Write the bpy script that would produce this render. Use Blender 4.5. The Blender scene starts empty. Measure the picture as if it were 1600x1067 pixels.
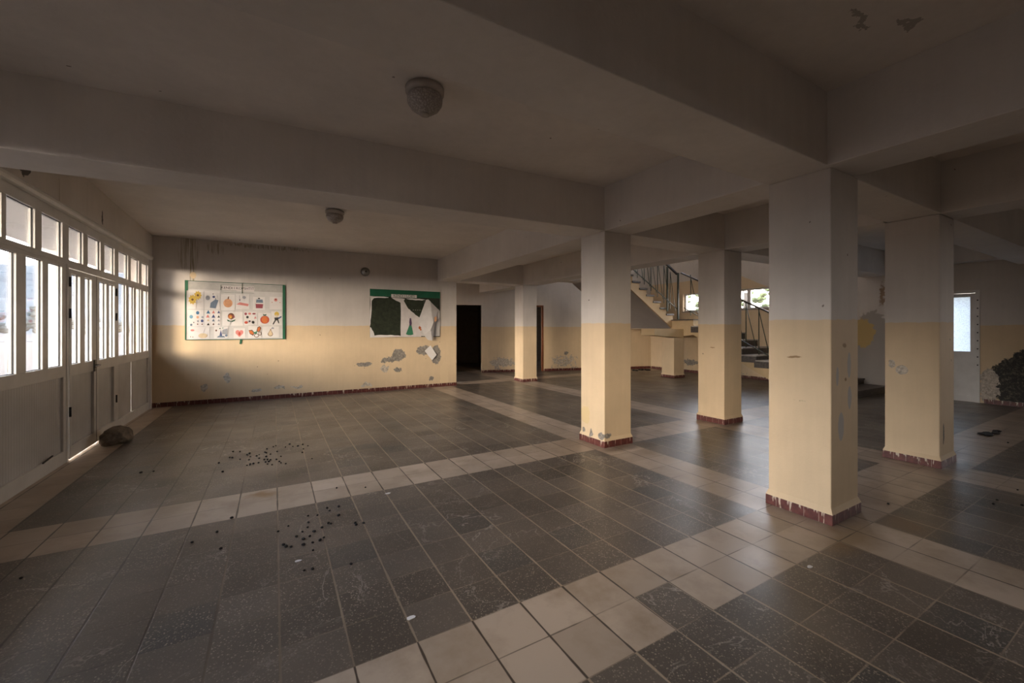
import bpy, bmesh, math, random
from mathutils import Vector, Matrix
S = bpy.context.scene
COL = S.collection
PI = math.pi

# ------------------------------------------------------------------ camera, sky, sun, exposure
YAW = 0.5228
cd = bpy.data.cameras.new('camera'); cam = bpy.data.objects.new('camera', cd); COL.objects.link(cam)
cam.location = (0, 0, 1.5); cam.rotation_euler = (PI/2, 0, -YAW)
cd.sensor_width = 36; cd.lens = 36*643.7/1600; cd.shift_y = -19.8/1600
cd.clip_start = 0.05; cd.clip_end = 3000
S.camera = cam

SKY = 10.0
world = bpy.data.worlds.new('world'); S.world = world; world.use_nodes = True
wn, wl = world.node_tree.nodes, world.node_tree.links
wn.clear()
wo = wn.new('ShaderNodeOutputWorld'); bg = wn.new('ShaderNodeBackground')
tc = wn.new('ShaderNodeTexCoord'); sp = wn.new('ShaderNodeSeparateXYZ'); cr = wn.new('ShaderNodeValToRGB')
wl.new(tc.outputs['Generated'], sp.inputs[0]); wl.new(sp.outputs['Z'], cr.inputs[0])
cr.color_ramp.elements[0].position = 0.0; cr.color_ramp.elements[0].color = (1.0, 0.87, 0.76, 1)
cr.color_ramp.elements[1].position = 0.55; cr.color_ramp.elements[1].color = (0.55, 0.62, 0.74, 1)
e = cr.color_ramp.elements.new(0.16); e.color = (1.0, 0.93, 0.86, 1)
wl.new(cr.outputs[0], bg.inputs[0]); bg.inputs[1].default_value = SKY
wl.new(bg.outputs[0], wo.inputs[0])

sl = bpy.data.lights.new('sun', 'SUN'); sun = bpy.data.objects.new('sun', sl); COL.objects.link(sun)
sl.energy = 3.4; sl.angle = math.radians(20); sl.color = (1.0, 0.78, 0.52)
SUN_DIR = Vector((0.82, 0.57, -0.165)).normalized()
sun.rotation_euler = SUN_DIR.to_track_quat('-Z', 'Y').to_euler()
sun.location = (-8, 2, 5)

S.view_settings.view_transform = 'Standard'; S.view_settings.look = 'None'
S.view_settings.gamma = 1; S.view_settings.use_curve_mapping = False
S.view_settings.exposure = 1.3
S.cycles.use_denoising = True
S.cycles.max_bounces = 10; S.cycles.diffuse_bounces = 6; S.cycles.glossy_bounces = 4; S.cycles.transparent_max_bounces = 16
S.cycles.sample_clamp_indirect = 6; S.cycles.caustics_reflective = False; S.cycles.caustics_refractive = False

def portal(name, loc, rot, w, h):
    l = bpy.data.lights.new(name, 'AREA'); l.shape = 'RECTANGLE'; l.size = w; l.size_y = h
    l.cycles.is_portal = True
    o = bpy.data.objects.new(name, l); COL.objects.link(o); o.location = loc; o.rotation_euler = rot
portal('daylight_opening', (-2.16, 5.8, 1.9), (0, -PI/2, 0), 1.75, 8.5)
portal('daylight_opening', (-2.16, -.45, 1.62), (0, -PI/2, 0), 1.75, 1.3)
portal('daylight_opening', (12.6, -2.2, 1.7), (0, PI/2, 0), 1.2, 1.6)
portal('daylight_opening', (12.72, 7.7, 2.42), (0, PI/2, 0), 0.75, 3.9)
portal('daylight_opening', (12.72, 7.7, 4.95), (0, PI/2, 0), 1.3, 3.9)
portal('daylight_opening', (12.6, 2.98, 1.65), (0, PI/2, 0), 1.3, 0.85)
portal('daylight_opening', (2.22, 11.75, 1.4), (0, -PI/2, 0), 2.6, 2.3)

# ------------------------------------------------------------------ node helpers
class NT:
    def __init__(s, name):
        s.m = bpy.data.materials.new(name); s.m.use_nodes = True
        s.t = s.m.node_tree; s.n = s.t.nodes; s.l = s.t.links; s.n.clear()
        s.out = s.n.new('ShaderNodeOutputMaterial')
    def put(s, sock, v):
        if v is None: return
        if isinstance(v, bpy.types.NodeSocket): s.l.new(v, sock)
        elif isinstance(v, (tuple, list)):
            if len(sock.default_value) == 4 and len(v) == 3: v = tuple(v)+(1,)
            sock.default_value = v
        else: sock.default_value = v
    def math(s, op, a, b=None, c=None, clamp=False):
        n = s.n.new('ShaderNodeMath'); n.operation = op; n.use_clamp = clamp
        for i, v in enumerate((a, b, c)):
            if v is not None: s.put(n.inputs[i], v)
        return n.outputs[0]
    def vec(s, op, a, b=None, out=0):
        n = s.n.new('ShaderNodeVectorMath'); n.operation = op
        s.put(n.inputs[0], a)
        if b is not None: s.put(n.inputs[1] if op != 'SCALE' else n.inputs[3], b)
        return n.outputs[out]
    def pos(s):
        return s.n.new('ShaderNodeNewGeometry').outputs['Position']
    def obj(s):
        return s.n.new('ShaderNodeTexCoord').outputs['Object']
    def xyz(s, v):
        n = s.n.new('ShaderNodeSeparateXYZ'); s.l.new(v, n.inputs[0]); return n.outputs
    def comb(s, x, y, z):
        n = s.n.new('ShaderNodeCombineXYZ')
        for i, v in enumerate((x, y, z)): s.put(n.inputs[i], v)
        return n.outputs[0]
    def noise(s, v, scale, detail=3, rough=0.55, out='Fac', dist=0):
        n = s.n.new('ShaderNodeTexNoise'); s.put(n.inputs['Vector'], v)
        n.inputs['Scale'].default_value = scale; n.inputs['Detail'].default_value = detail
        n.inputs['Roughness'].default_value = rough; n.inputs['Distortion'].default_value = dist
        return n.outputs[out]
    def voro(s, v, scale, feat='F1', out='Distance'):
        n = s.n.new('ShaderNodeTexVoronoi'); n.feature = feat; s.put(n.inputs['Vector'], v)
        n.inputs['Scale'].default_value = scale; return n.outputs[out]
    def white(s, v):
        n = s.n.new('ShaderNodeTexWhiteNoise'); s.put(n.inputs['Vector'], v); return n.outputs['Value']
    def ramp(s, f, a, b, lo=0.0, hi=1.0):
        n = s.n.new('ShaderNodeMapRange'); n.clamp = True
        for k, v in zip(('Value', 'From Min', 'From Max', 'To Min', 'To Max'), (f, a, b, lo, hi)): s.put(n.inputs[k], v)
        return n.outputs[0]
    def mix(s, f, a, b, mode='MIX'):
        n = s.n.new('ShaderNodeMix'); n.data_type = 'RGBA'; n.blend_type = mode
        s.put(n.inputs[0], f); s.put(n.inputs[6], a); s.put(n.inputs[7], b); return n.outputs[2]
    def bump(s, h, strength=0.2, dist=0.01):
        n = s.n.new('ShaderNodeBump'); n.inputs['Strength'].default_value = strength
        n.inputs['Distance'].default_value = dist; s.put(n.inputs['Height'], h); return n.outputs[0]
    def bsdf(s, color, rough=0.6, normal=None, metal=0.0, spec=None):
        n = s.n.new('ShaderNodeBsdfPrincipled'); s.put(n.inputs['Base Color'], color); s.put(n.inputs['Roughness'], rough)
        s.put(n.inputs['Metallic'], metal)
        if spec is not None: n.inputs['Specular IOR Level'].default_value = spec
        if normal is not None: s.l.new(normal, n.inputs['Normal'])
        s.l.new(n.outputs[0], s.out.inputs[0]); return n

def simple(name, color, rough=0.6, var=0.12, scale=8, metal=0.0, bump=0.0, bscale=60, spec=None):
    t = NT(name); p = t.obj()
    f = t.noise(p, scale, 4)
    k = t.ramp(f, 0.3, 0.7, 1-var, 1+var)
    c = t.mix(1.0, color, t.comb(k, k, k), 'MULTIPLY')
    nm = t.bump(t.noise(p, bscale, 3), bump, 0.01) if bump else None
    t.bsdf(c, rough, nm, metal, spec); return t.m

WHITE = (0.62, 0.575, 0.54); BEIGE = (0.655, 0.51, 0.34)
def paint(name, dado=1.571, blobs=(), stair=False, flaky=0.0, white=WHITE, beige=BEIGE, bump=0.25, grain=90):
    """old wall paint: white above, beige below, with chips, stains and worn patches at fixed places of the wall"""
    t = NT(name); p = t.pos(); x, y, z = t.xyz(p)
    wob = t.noise(p, 6, 3)
    if dado is None: col = t.mix(0.0, white, white)
    else:
        lim = dado
        if stair:
            up = t.math('MULTIPLY', t.math('SUBTRACT', y, 4.35), 0.5)
            lim = t.math('ADD', t.ramp(up, 0, 1.58, 0, 1.58), dado)
        edge = t.math('ADD', t.math('SUBTRACT', z, lim), t.ramp(wob, 0.3, 0.7, -0.009, 0.009))
        col = t.mix(t.ramp(edge, -0.004, 0.004), beige, white)
    # broad grime and fine grain
    g = t.ramp(t.noise(p, 1.3, 5, 0.6), 0.25, 0.75, 0.86, 1.05)
    col = t.mix(1.0, col, t.comb(g, g, g), 'MULTIPLY')
    streak = t.noise(t.vec('MULTIPLY', p, (9, 9, 0.7)), 1.6, 4)
    g2 = t.ramp(streak, 0.35, 0.7, 1.01, 0.965)
    col = t.mix(1.0, col, t.comb(g2, g2, t.math('MULTIPLY', g2, 0.99)), 'MULTIPLY')
    # specks and small knocks
    sp_ = t.voro(t.vec('ADD', p, t.vec('SCALE', t.noise(p, 14, 2, out='Color'), 0.05)), 4.2)
    keep = t.white(t.vec('FLOOR', t.vec('SCALE', p, 1.9)))
    m = t.math('MULTIPLY', t.math('LESS_THAN', sp_, 0.045), t.math('GREATER_THAN', keep, 0.55))
    col = t.mix(t.math('MULTIPLY', m, 0.75), col, (0.13, 0.10, 0.08))
    height = t.math('MULTIPLY', t.noise(p, grain, 3), 0.25)
    height = t.math('ADD', height, t.noise(p, 5, 3))
    if flaky:
        fl = t.math('ADD', t.noise(p, 3.1, 6, 0.7), t.ramp(z, 0.05, 1.0, 0.10, -0.12))
        m = t.math('MULTIPLY', t.ramp(fl, 0.69-flaky, 0.70-flaky), t.ramp(z, 1.4, 1.0))
        col = t.mix(m, col, (0.36, 0.315, 0.265)); height = t.math('SUBTRACT', height, t.math('MULTIPLY', m, 0.5))
    dn = t.vec('SCALE', t.vec('SUBTRACT', t.noise(p, 9, 4, 0.65, out='Color'), (0.5, 0.5, 0.5)), 1.0)
    pal = dict(gray=(0.27, 0.245, 0.215), pale=(0.50, 0.44, 0.37), plaster=(0.36, 0.325, 0.29), filler=(0.43, 0.40, 0.375), mold=(0.035, 0.033, 0.03), yellow=(0.60, 0.46, 0.24), ochre=(0.56, 0.38, 0.12),
               drip=(0.24, 0.20, 0.11), brown=(0.22, 0.12, 0.05), cream=(0.66, 0.52, 0.34), soot=(0.10, 0.09, 0.085))
    for (c, r, kind, amp) in blobs:
        q = t.vec('ADD', p, t.vec('SCALE', dn, amp))
        if kind == 'drip': q = t.vec('ADD', p, t.vec('SCALE', t.vec('SUBTRACT', t.noise(t.vec('MULTIPLY', p, (22, 22, 0.9)), 1.0, 4, out='Color'), (0.5, 0.5, 0.5)), amp))
        d = t.vec('LENGTH', t.vec('MULTIPLY', t.vec('SUBTRACT', q, c), tuple(1/v for v in r)), out=1)
        soft = 0.35 if kind in ('drip', 'brown') else 0.05
        mk = t.ramp(d, 1.0, 1.0-soft)
        base = pal[kind]
        tex = t.noise(p, 26, 5, 0.7)
        if kind == 'mold':
            cc = t.mix(t.ramp(tex, 0.50, 0.68), base, (0.17, 0.15, 0.11))
        elif kind in ('gray', 'pale'):
            cc = t.mix(t.ramp(tex, 0.35, 0.65), tuple(v*0.55 for v in base), tuple(min(1, v*1.25) for v in base))
        else: cc = base
        if kind == 'drip': mk = t.math('MULTIPLY', t.math('MULTIPLY', mk, t.ramp(t.noise(t.vec('MULTIPLY', p, (30, 30, 1.2)), 1.3, 3), 0.42, 0.6)), 0.75)
        if kind in ('brown', 'yellow', 'ochre'): mk = t.math('MULTIPLY', mk, 0.8)
        col = t.mix(mk, col, cc)
        if kind in ('gray', 'mold', 'pale'): height = t.math('SUBTRACT', height, t.math('MULTIPLY', mk, t.math('ADD', 0.35, t.math('MULTIPLY', tex, 0.6))))
    t.bsdf(col, 0.72, t.bump(height, bump, 0.012), spec=0.3)
    return t.m

# ------------------------------------------------------------------ materials
def floor_mat():
    t = NT('terrazzo_floor'); p = t.pos(); x, y, z = t.xyz(p)
    T, TY, OX, OY = 0.286, 0.2833, 0.0214, -0.0482
    u = t.math('DIVIDE', t.math('SUBTRACT', x, OX), T); v = t.math('DIVIDE', t.math('SUBTRACT', y, OY), TY)
    iu = t.math('FLOOR', u); iv = t.math('FLOOR', v); fu = t.math('FRACT', u); fv = t.math('FRACT', v)
    idv = t.comb(iu, iv, 0.5)
    rnd = t.white(idv); rnd2 = t.white(t.vec('ADD', idv, (31.3, 7.1, 3.3)))
    def between(a, lo, hi):
        return t.math('MULTIPLY', t.math('GREATER_THAN', a, lo), t.math('LESS_THAN', a, hi))
    s1 = between(v, 5, 7); s2 = between(v, 14, 16); s3 = between(u, 12, 14)
    s4 = between(u, 20.4, 22.5); s5 = t.math('LESS_THAN', u, -6.05); s6 = between(v, 36.5, 38.5)
    st = s1
    for s in (s2, s3, s4, s5, s6): st = t.math('MAXIMUM', st, s)
    odd = t.math('MULTIPLY', between(u, 6, 7), between(v, 5, 6))
    st = t.math('MULTIPLY', st, t.math('SUBTRACT', 1.0, odd))
    # dark terrazzo with stone chips
    chips = t.voro(p, 95); chipc = t.white(t.voro(p, 95, out='Position'))
    chip = t.math('MULTIPLY', t.ramp(chips, 0.42, 0.34), t.ramp(chipc, 0.42, 1.0))
    fine = t.noise(p, 260, 2)
    chip = t.math('MULTIPLY', chip, t.ramp(rnd2, 0.0, 1.0, 0.35, 1.0))
    dark = t.mix(rnd, (0.068, 0.054, 0.043), (0.122, 0.099, 0.080))
    dark = t.mix(t.math('GREATER_THAN', rnd, 0.90), dark, (0.062, 0.056, 0.050))
    dark = t.mix(chip, dark, (0.38, 0.32, 0.25))
    dark = t.mix(t.ramp(fine, 0.55, 0.75), dark, (0.17, 0.15, 0.13))
    light = t.mix(rnd, (0.36, 0.285, 0.22), (0.46, 0.37, 0.29))
    grime = t.noise(p, 2.2, 6, 0.65)
    light = t.mix(t.ramp(grime, 0.45, 0.72), light, (0.27, 0.20, 0.14))
    dust = t.ramp(t.noise(p, 0.9, 5, 0.6), 0.42, 0.68)
    dark = t.mix(t.math('MULTIPLY', dust, 0.30), dark, (0.26, 0.20, 0.15))
    col = t.mix(st, dark, light)
    # scuffs and water marks: thin pale wandering lines
    rid = t.math('ABSOLUTE', t.math('SUBTRACT', t.noise(p, 1.7, 5, 0.62, dist=0.6), 0.5))
    sc = t.math('MULTIPLY', t.ramp(rid, 0.008, 0.0015), t.ramp(t.noise(p, 1.1, 3), 0.48, 0.60))
    sc = t.math('MULTIPLY', sc, t.math('SUBTRACT', 1.0, t.math('MULTIPLY', st, 0.8)))
    col = t.mix(t.math('MULTIPLY', sc, 0.6), col, (0.42, 0.37, 0.32))
    # rust stain on the pale strip beside the tile crossing, and near the first column
    def spot(cx, cy, rx, ry, c, k, col):
        d = t.vec('LENGTH', t.vec('MULTIPLY', t.vec('SUBTRACT', t.vec('ADD', p, t.vec('SCALE', t.vec('SUBTRACT', t.noise(p, 7, 4, out='Color'), (.5, .5, .5)), 0.25)), (cx, cy, 0)), (1/rx, 1/ry, 0)), out=1)
        return t.mix(t.math('MULTIPLY', t.ramp(d, 1.0, 0.3), k), col, c)
    col = spot(-0.12, 4.36, 0.15, 0.10, (0.22, 0.12, 0.04), 0.85, col)
    col = spot(0.1, 4.75, 0.2, 0.16, (0.06, 0.045, 0.03), 0.6, col)
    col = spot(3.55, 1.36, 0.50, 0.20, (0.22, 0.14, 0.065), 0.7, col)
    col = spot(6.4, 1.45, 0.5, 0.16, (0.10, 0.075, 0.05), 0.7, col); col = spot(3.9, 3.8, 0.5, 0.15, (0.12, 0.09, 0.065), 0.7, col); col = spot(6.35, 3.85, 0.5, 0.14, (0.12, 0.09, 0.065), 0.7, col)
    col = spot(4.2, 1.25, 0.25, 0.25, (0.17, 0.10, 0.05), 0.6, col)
    col = spot(10.6, 2.2, 0.45, 0.14, (0.015, 0.013, 0.012), 0.95, col)
    # joints: the long ones (along y) read stronger
    ju = t.math('MINIMUM', fu, t.math('SUBTRACT', 1.0, fu)); jv = t.math('MINIMUM', fv, t.math('SUBTRACT', 1.0, fv))
    wv = t.ramp(t.noise(p, 5, 2), 0.3, 0.7, 0.5, 1.3)
    mu = t.ramp(ju, t.math('MULTIPLY', wv, 0.026), t.math('MULTIPLY', wv, 0.014)); mv = t.ramp(jv, t.math('MULTIPLY', wv, 0.018), t.math('MULTIPLY', wv, 0.009))
    mv = t.math('MULTIPLY', mv, t.ramp(t.noise(p, 2.7, 2), 0.40, 0.62, 0.12, 0.8))
    sandy = t.ramp(t.math('ADD', x, t.math('MULTIPLY', t.noise(p, 1.2, 2), 2.0)), 0.3, 1.8)
    sandy = t.math('MULTIPLY', sandy, t.math('SUBTRACT', 1.0, st))
    jc = t.mix(sandy, (0.032, 0.022, 0.016), (0.33, 0.255, 0.18))
    jm = t.math('MAXIMUM', mu, mv)
    col = t.mix(t.math('MULTIPLY', jm, 0.9), col, jc)
    rough = t.ramp(t.math('ADD', t.noise(p, 1.6, 5, 0.6), t.math('MULTIPLY', rnd2, 0.12)), 0.35, 0.8, 0.285, 0.44)
    tilt = t.math('ADD', t.math('MULTIPLY', fu, t.math('SUBTRACT', rnd, 0.5)), t.math('MULTIPLY', fv, t.math('SUBTRACT', rnd2, 0.5)))
    hgt = t.math('ADD', t.math('MULTIPLY', t.noise(p, 4.5, 3), 0.55), t.math('MULTIPLY', tilt, 0.25))
    hgt = t.math('ADD', hgt, t.math('MULTIPLY', t.noise(p, 120, 2), 0.03))
    hgt = t.math('SUBTRACT', hgt, t.math('MULTIPLY', jm, 0.35))
    t.bsdf(col, rough, t.bump(hgt, 0.26, 0.006), spec=0.45)
    return t.m

def skirt_mat():
    t = NT('dark_red_skirting_tile'); p = t.pos(); x, y, z = t.xyz(p)
    s = t.math('ADD', x, y)
    fr = t.math('FRACT', t.math('DIVIDE', s, 0.105)); j = t.math('LESS_THAN', fr, 0.035)
    drip = t.noise(t.vec('MULTIPLY', p, (34, 34, 5)), 1.0, 3)
    top = t.ramp(z, 0.02, 0.10, 0.0, 0.10)
    m = t.ramp(t.math('ADD', drip, top), 0.64, 0.68)
    c = t.mix(t.ramp(t.noise(p, 18, 3), 0.35, 0.65), (0.070, 0.017, 0.014), (0.125, 0.032, 0.026))
    c = t.mix(m, c, (0.50, 0.42, 0.33)); c = t.mix(j, c, (0.30, 0.24, 0.19))
    t.bsdf(c, 0.45, t.bump(t.noise(p, 30, 3), 0.2, 0.01)); return t.m

def glass(name, tint=(0.97, 0.98, 1.0), haze=0.006):
    t = NT(name)
    tr = t.n.new('ShaderNodeBsdfTransparent'); tr.inputs[0].default_value = tint+(1,)
    gl = t.n.new('ShaderNodeBsdfGlossy'); gl.inputs['Roughness'].default_value = 0.02
    tl = t.n.new('ShaderNodeBsdfTranslucent'); tl.inputs[0].default_value = (0.9, 0.9, 0.9, 1)
    fr = t.n.new('ShaderNodeFresnel'); fr.inputs[0].default_value = 1.45
    f = t.math('MULTIPLY', fr.outputs[0], 0.6)
    a = t.n.new('ShaderNodeMixShader'); a.inputs[0].default_value = haze
    t.l.new(tr.outputs[0], a.inputs[1]); t.l.new(tl.outputs[0], a.inputs[2])
    b = t.n.new('ShaderNodeMixShader'); t.l.new(f, b.inputs[0]); t.l.new(a.outputs[0], b.inputs[1]); t.l.new(gl.outputs[0], b.inputs[2])
    t.l.new(b.outputs[0], t.out.inputs[0]); return t.m

def frosted():
    t = NT('patterned_frosted_glass'); p = t.pos(); x, y, z = t.xyz(p)
    tr = t.n.new('ShaderNodeBsdfTransparent'); tl = t.n.new('ShaderNodeBsdfTranslucent')
    gl = t.n.new('ShaderNodeBsdfGlossy'); gl.inputs['Roughness'].default_value = 0.15
    dots = t.voro(t.comb(0, t.math('MULTIPLY', y, 1), z), 55)
    tl.inputs[0].default_value = (0.36, 0.395, 0.43, 1); tr.inputs[0].default_value = (0.16, 0.19, 0.19, 1)
    a = t.n.new('ShaderNodeMixShader'); t.l.new(t.ramp(dots, 0.15, 0.5, 0.55, 0.95), a.inputs[0])
    t.l.new(tr.outputs[0], a.inputs[1]); t.l.new(tl.outputs[0], a.inputs[2])
    b = t.n.new('ShaderNodeMixShader'); b.inputs[0].default_value = 0.05
    t.l.new(a.outputs[0], b.inputs[1]); t.l.new(gl.outputs[0], b.inputs[2])
    t.l.new(b.outputs[0], t.out.inputs[0]); return t.m

def ribbed():
    t = NT('ribbed_white_panel'); p = t.pos(); x, y, z = t.xyz(p)
    r = t.math('PINGPONG', t.math('MULTIPLY', y, 1), 0.0225)
    h = t.ramp(r, 0.0, 0.005)
    c = t.mix(h, (0.40, 0.38, 0.36), (0.60, 0.585, 0.565))
    g = t.ramp(t.noise(p, 3, 5), 0.3, 0.7, 0.85, 1.02); c = t.mix(1.0, c, t.comb(g, g, g), 'MULTIPLY')
    t.bsdf(c, 0.38, t.bump(h, 0.5, 0.004)); return t.m

def lamp_glass():
    t = NT('ribbed_lamp_glass'); p = t.pos()
    h = t.voro(p, 70)
    c = t.mix(t.ramp(h, 0.2, 0.6), (0.50, 0.46, 0.43), (0.32, 0.29, 0.27))
    t.bsdf(c, 0.4, t.bump(h, 0.8, 0.006)); return t.m

M = {}; HC0 = 3.29
M['floor'] = floor_mat(); M['skirt'] = skirt_mat()
M['glass'] = glass('window_glass'); M['frost'] = frosted(); M['rib'] = ribbed()
M['blue_glass'] = glass('bluish_window_glass', (0.014, 0.020, 0.034), 0.0)
M['ceil'] = paint('ceiling_paint', None, [((2.93,1.06,HC0),(.13,.02,1),'filler',.25), ((3.2,.93,HC0),(.10,.015,1),'filler',.2), ((3.05,.8,HC0),(.03,.02,1),'pale',.1)], white=(0.78, 0.735, 0.705))
M['beam'] = paint('beam_paint', None, white=(0.74, 0.705, 0.685), bump=0.4, grain=45)
M['alu'] = simple('white_painted_frame', (0.62, 0.60, 0.57), 0.4, 0.08, 5)
M['black'] = simple('black_rubber', (0.02, 0.02, 0.02), 0.6)
M['hinge'] = simple('dark_metal_hinge', (0.03, 0.028, 0.026), 0.45, metal=0.5)
M['handle'] = simple('black_door_handle', (0.05, 0.048, 0.045), 0.35)
M['lampglass'] = lamp_glass()
M['lampbase'] = simple('dusty_lamp_base', (0.40, 0.36, 0.33), 0.6, 0.2)
M['stone'] = simple('rough_grey_stone', (0.17, 0.135, 0.10), 0.9, 0.45, 9, bump=0.8, bscale=18)
M['pellet'] = simple('dark_dry_pellet', (0.012, 0.010, 0.009), 0.8)
M['green'] = simple('green_board_paint', (0.010, 0.105, 0.055), 0.5, 0.15)
M['greentape'] = simple('green_tape', (0.02, 0.12, 0.06), 0.5, 0.2)
M['chalk'] = simple('blackish_green_board', (0.016, 0.022, 0.010), 0.75, 0.5, 14)
M['paper'] = simple('white_paper', (0.66, 0.64, 0.63), 0.8, 0.05, 6, bump=0.3, bscale=12)
M['paper2'] = simple('aged_white_paper', (0.60, 0.56, 0.55), 0.8, 0.07, 9, bump=0.4, bscale=9)
M['film'] = simple('crumpled_plastic_sheet', (0.56, 0.54, 0.53), 0.35, 0.06, 9, bump=0.8, bscale=10)
M['backing'] = simple('pale_board_backing', (0.55, 0.54, 0.53), 0.6, 0.05)
M['rail'] = simple('green_black_railing_paint', (0.030, 0.040, 0.020), 0.5, 0.4, 12)
M['handrail'] = simple('dark_brown_handrail', (0.035, 0.022, 0.015), 0.5, 0.3)
M['step'] = simple('dark_terrazzo_step', (0.085, 0.070, 0.060), 0.5, 0.4, 20, bump=0.2)
M['nosing'] = simple('worn_pale_nosing', (0.40, 0.36, 0.33), 0.4, 0.2)
M['wood'] = simple('red_brown_door_wood', (0.17, 0.055, 0.022), 0.5, 0.3, 10)
M['bell'] = simple('dull_bell_metal', (0.22, 0.21, 0.19), 0.35, 0.2, metal=0.8)
M['dirtgnd'] = simple('dry_ochre_ground', (0.038, 0.029, 0.0235), 0.95, 0.35, 0.25)
M['hill'] = simple('hazy_hillside', (0.026, 0.037, 0.045), 1.0, 0.25, 0.03)  # distance haze is put into the colours of hills and far trees
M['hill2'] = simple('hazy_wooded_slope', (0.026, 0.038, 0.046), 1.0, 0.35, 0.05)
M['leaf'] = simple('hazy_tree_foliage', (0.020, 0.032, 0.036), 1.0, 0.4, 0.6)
M['leaf2'] = simple('yellow_green_foliage', (0.085, 0.105, 0.035), 0.9, 0.5, 3)  # plain yellow-green leaf colour with random mottling
M['bark'] = simple('tree_bark', (0.06, 0.045, 0.03), 0.9)
M['outwall'] = simple('white_outside_render', (0.70, 0.69, 0.68), 0.8, 0.05)
M['post'] = simple('weathered_fence_post', (0.10, 0.085, 0.07), 0.9)
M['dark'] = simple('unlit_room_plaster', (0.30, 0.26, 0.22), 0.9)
def flat(name, c, r=0.7): return simple(name, c, r, 0.08, 20)
INK = dict(green=(0.03,0.17,0.09), darkgreen=(0.02,0.09,0.05), red=(0.45,0.07,0.04), orange=(0.55,0.15,0.04), peach=(0.66,0.36,0.20), pink=(0.60,0.22,0.20),
           yellow=(0.60,0.42,0.08), blue=(0.05,0.16,0.30), navy=(0.06,0.08,0.20), sky=(0.16,0.33,0.46), grey=(0.30,0.31,0.34), slate=(0.15,0.20,0.27),
           black=(0.03,0.03,0.03), brown=(0.14,0.06,0.03), cream=(0.62,0.50,0.33), white=(0.72,0.71,0.70), violet=(0.07,0.04,0.09), wine=(0.28,0.06,0.08))
for k, c in INK.items(): M['ink_'+k] = flat(k+'_ink', c)

# ------------------------------------------------------------------ mesh helpers
class B:
    """collects geometry of ONE mesh object"""
    def __init__(s): s.bm = bmesh.new(); s.mats = []
    def mi(s, m):
        m = M[m] if isinstance(m, str) else m
        if m not in s.mats: s.mats.append(m)
        return s.mats.index(m)
    def faces(s, vs, fs, m, smooth=False):
        i = s.mi(m); v = [s.bm.verts.new(c) for c in vs]
        for f in fs:
            try: fc = s.bm.faces.new([v[k] for k in f])
            except ValueError: continue
            fc.material_index = i; fc.smooth = smooth
        return v
    def box(s, a, b, m):
        (x0, y0, z0), (x1, y1, z1) = [min(p, q) for p, q in zip(a, b)], [max(p, q) for p, q in zip(a, b)]
        vs = [(x0,y0,z0),(x1,y0,z0),(x1,y1,z0),(x0,y1,z0),(x0,y0,z1),(x1,y0,z1),(x1,y1,z1),(x0,y1,z1)]
        s.faces(vs, [(0,3,2,1),(4,5,6,7),(0,1,5,4),(1,2,6,5),(2,3,7,6),(3,0,4,7)], m); return s
    def hexa(s, bot, top, m):
        s.faces(list(bot)+list(top), [(0,3,2,1),(4,5,6,7),(0,1,5,4),(1,2,6,5),(2,3,7,6),(3,0,4,7)], m); return s
    def prism(s, pts, vec, m):
        n = len(pts); vs = [Vector(p) for p in pts]; vs += [p+Vector(vec) for p in vs]
        s.faces(vs, [tuple(range(n-1, -1, -1)), tuple(range(n, 2*n))]+[(i, (i+1) % n, (i+1) % n+n, i+n) for i in range(n)], m); return s
    def bar(s, a, b, w, m, d=None):
        a, b = Vector(a), Vector(b); t = (b-a).normalized(); up = Vector((0,0,1)) if abs(t.z) < 0.95 else Vector((1,0,0))
        r = t.cross(up).normalized()*w/2; q = t.cross(r).normalized()*(d or w)/2
        s.faces([a-r-q,a+r-q,a+r+q,a-r+q,b-r-q,b+r-q,b+r+q,b-r+q], [(0,3,2,1),(4,5,6,7),(0,1,5,4),(1,2,6,5),(2,3,7,6),(3,0,4,7)], m); return s
    def lathe(s, prof, m, n=24, c=(0,0,0), axis='z', smooth=True):
        vs = []
        for r, h in prof:
            for k in range(n):
                a = 2*PI*k/n; p = (r*math.cos(a), r*math.sin(a), h)
                if axis == 'y': p = (p[0], h, p[1])
                vs.append((p[0]+c[0], p[1]+c[1], p[2]+c[2]))
        fs = []
        for i in range(len(prof)-1):
            for k in range(n): fs.append((i*n+k, i*n+(k+1) % n, (i+1)*n+(k+1) % n, (i+1)*n+k))
        fs.append(tuple(range(n))); fs.append(tuple(range((len(prof)-1)*n, len(prof)*n)))
        s.faces(vs, fs, m, smooth); return s
    def build(s, name, parent=None, bevel=0, loc=None):
        bmesh.ops.recalc_face_normals(s.bm, faces=s.bm.faces)
        me = bpy.data.meshes.new(name); s.bm.to_mesh(me); s.bm.free()
        for m in s.mats: me.materials.append(m)
        o = bpy.data.objects.new(name, me); COL.objects.link(o)
        if loc is not None:
            me.transform(Matrix.Translation(-Vector(loc))); o.location = loc
        if parent is not None:
            o.parent = parent; o.matrix_parent_inverse = Matrix.Translation(-Vector(parent.location))
        if bevel:
            b = o.modifiers.new('bevel', 'BEVEL'); b.width = bevel; b.segments = 2; b.limit_method = 'ANGLE'
        return o
def tag(o, label=None, cat=None, group=None, kind=None):
    if label: o['label'] = label
    if cat: o['category'] = cat
    if group: o['group'] = group
    if kind: o['kind'] = kind
    return o
def struct(o): o['kind'] = 'structure'; return o
def empty(name, loc, label=None, cat=None, group=None, kind=None):
    o = bpy.data.objects.new(name, None); COL.objects.link(o); o.location = loc; o.empty_display_size = 0.1
    return tag(o, label, cat, group, kind)

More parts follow.
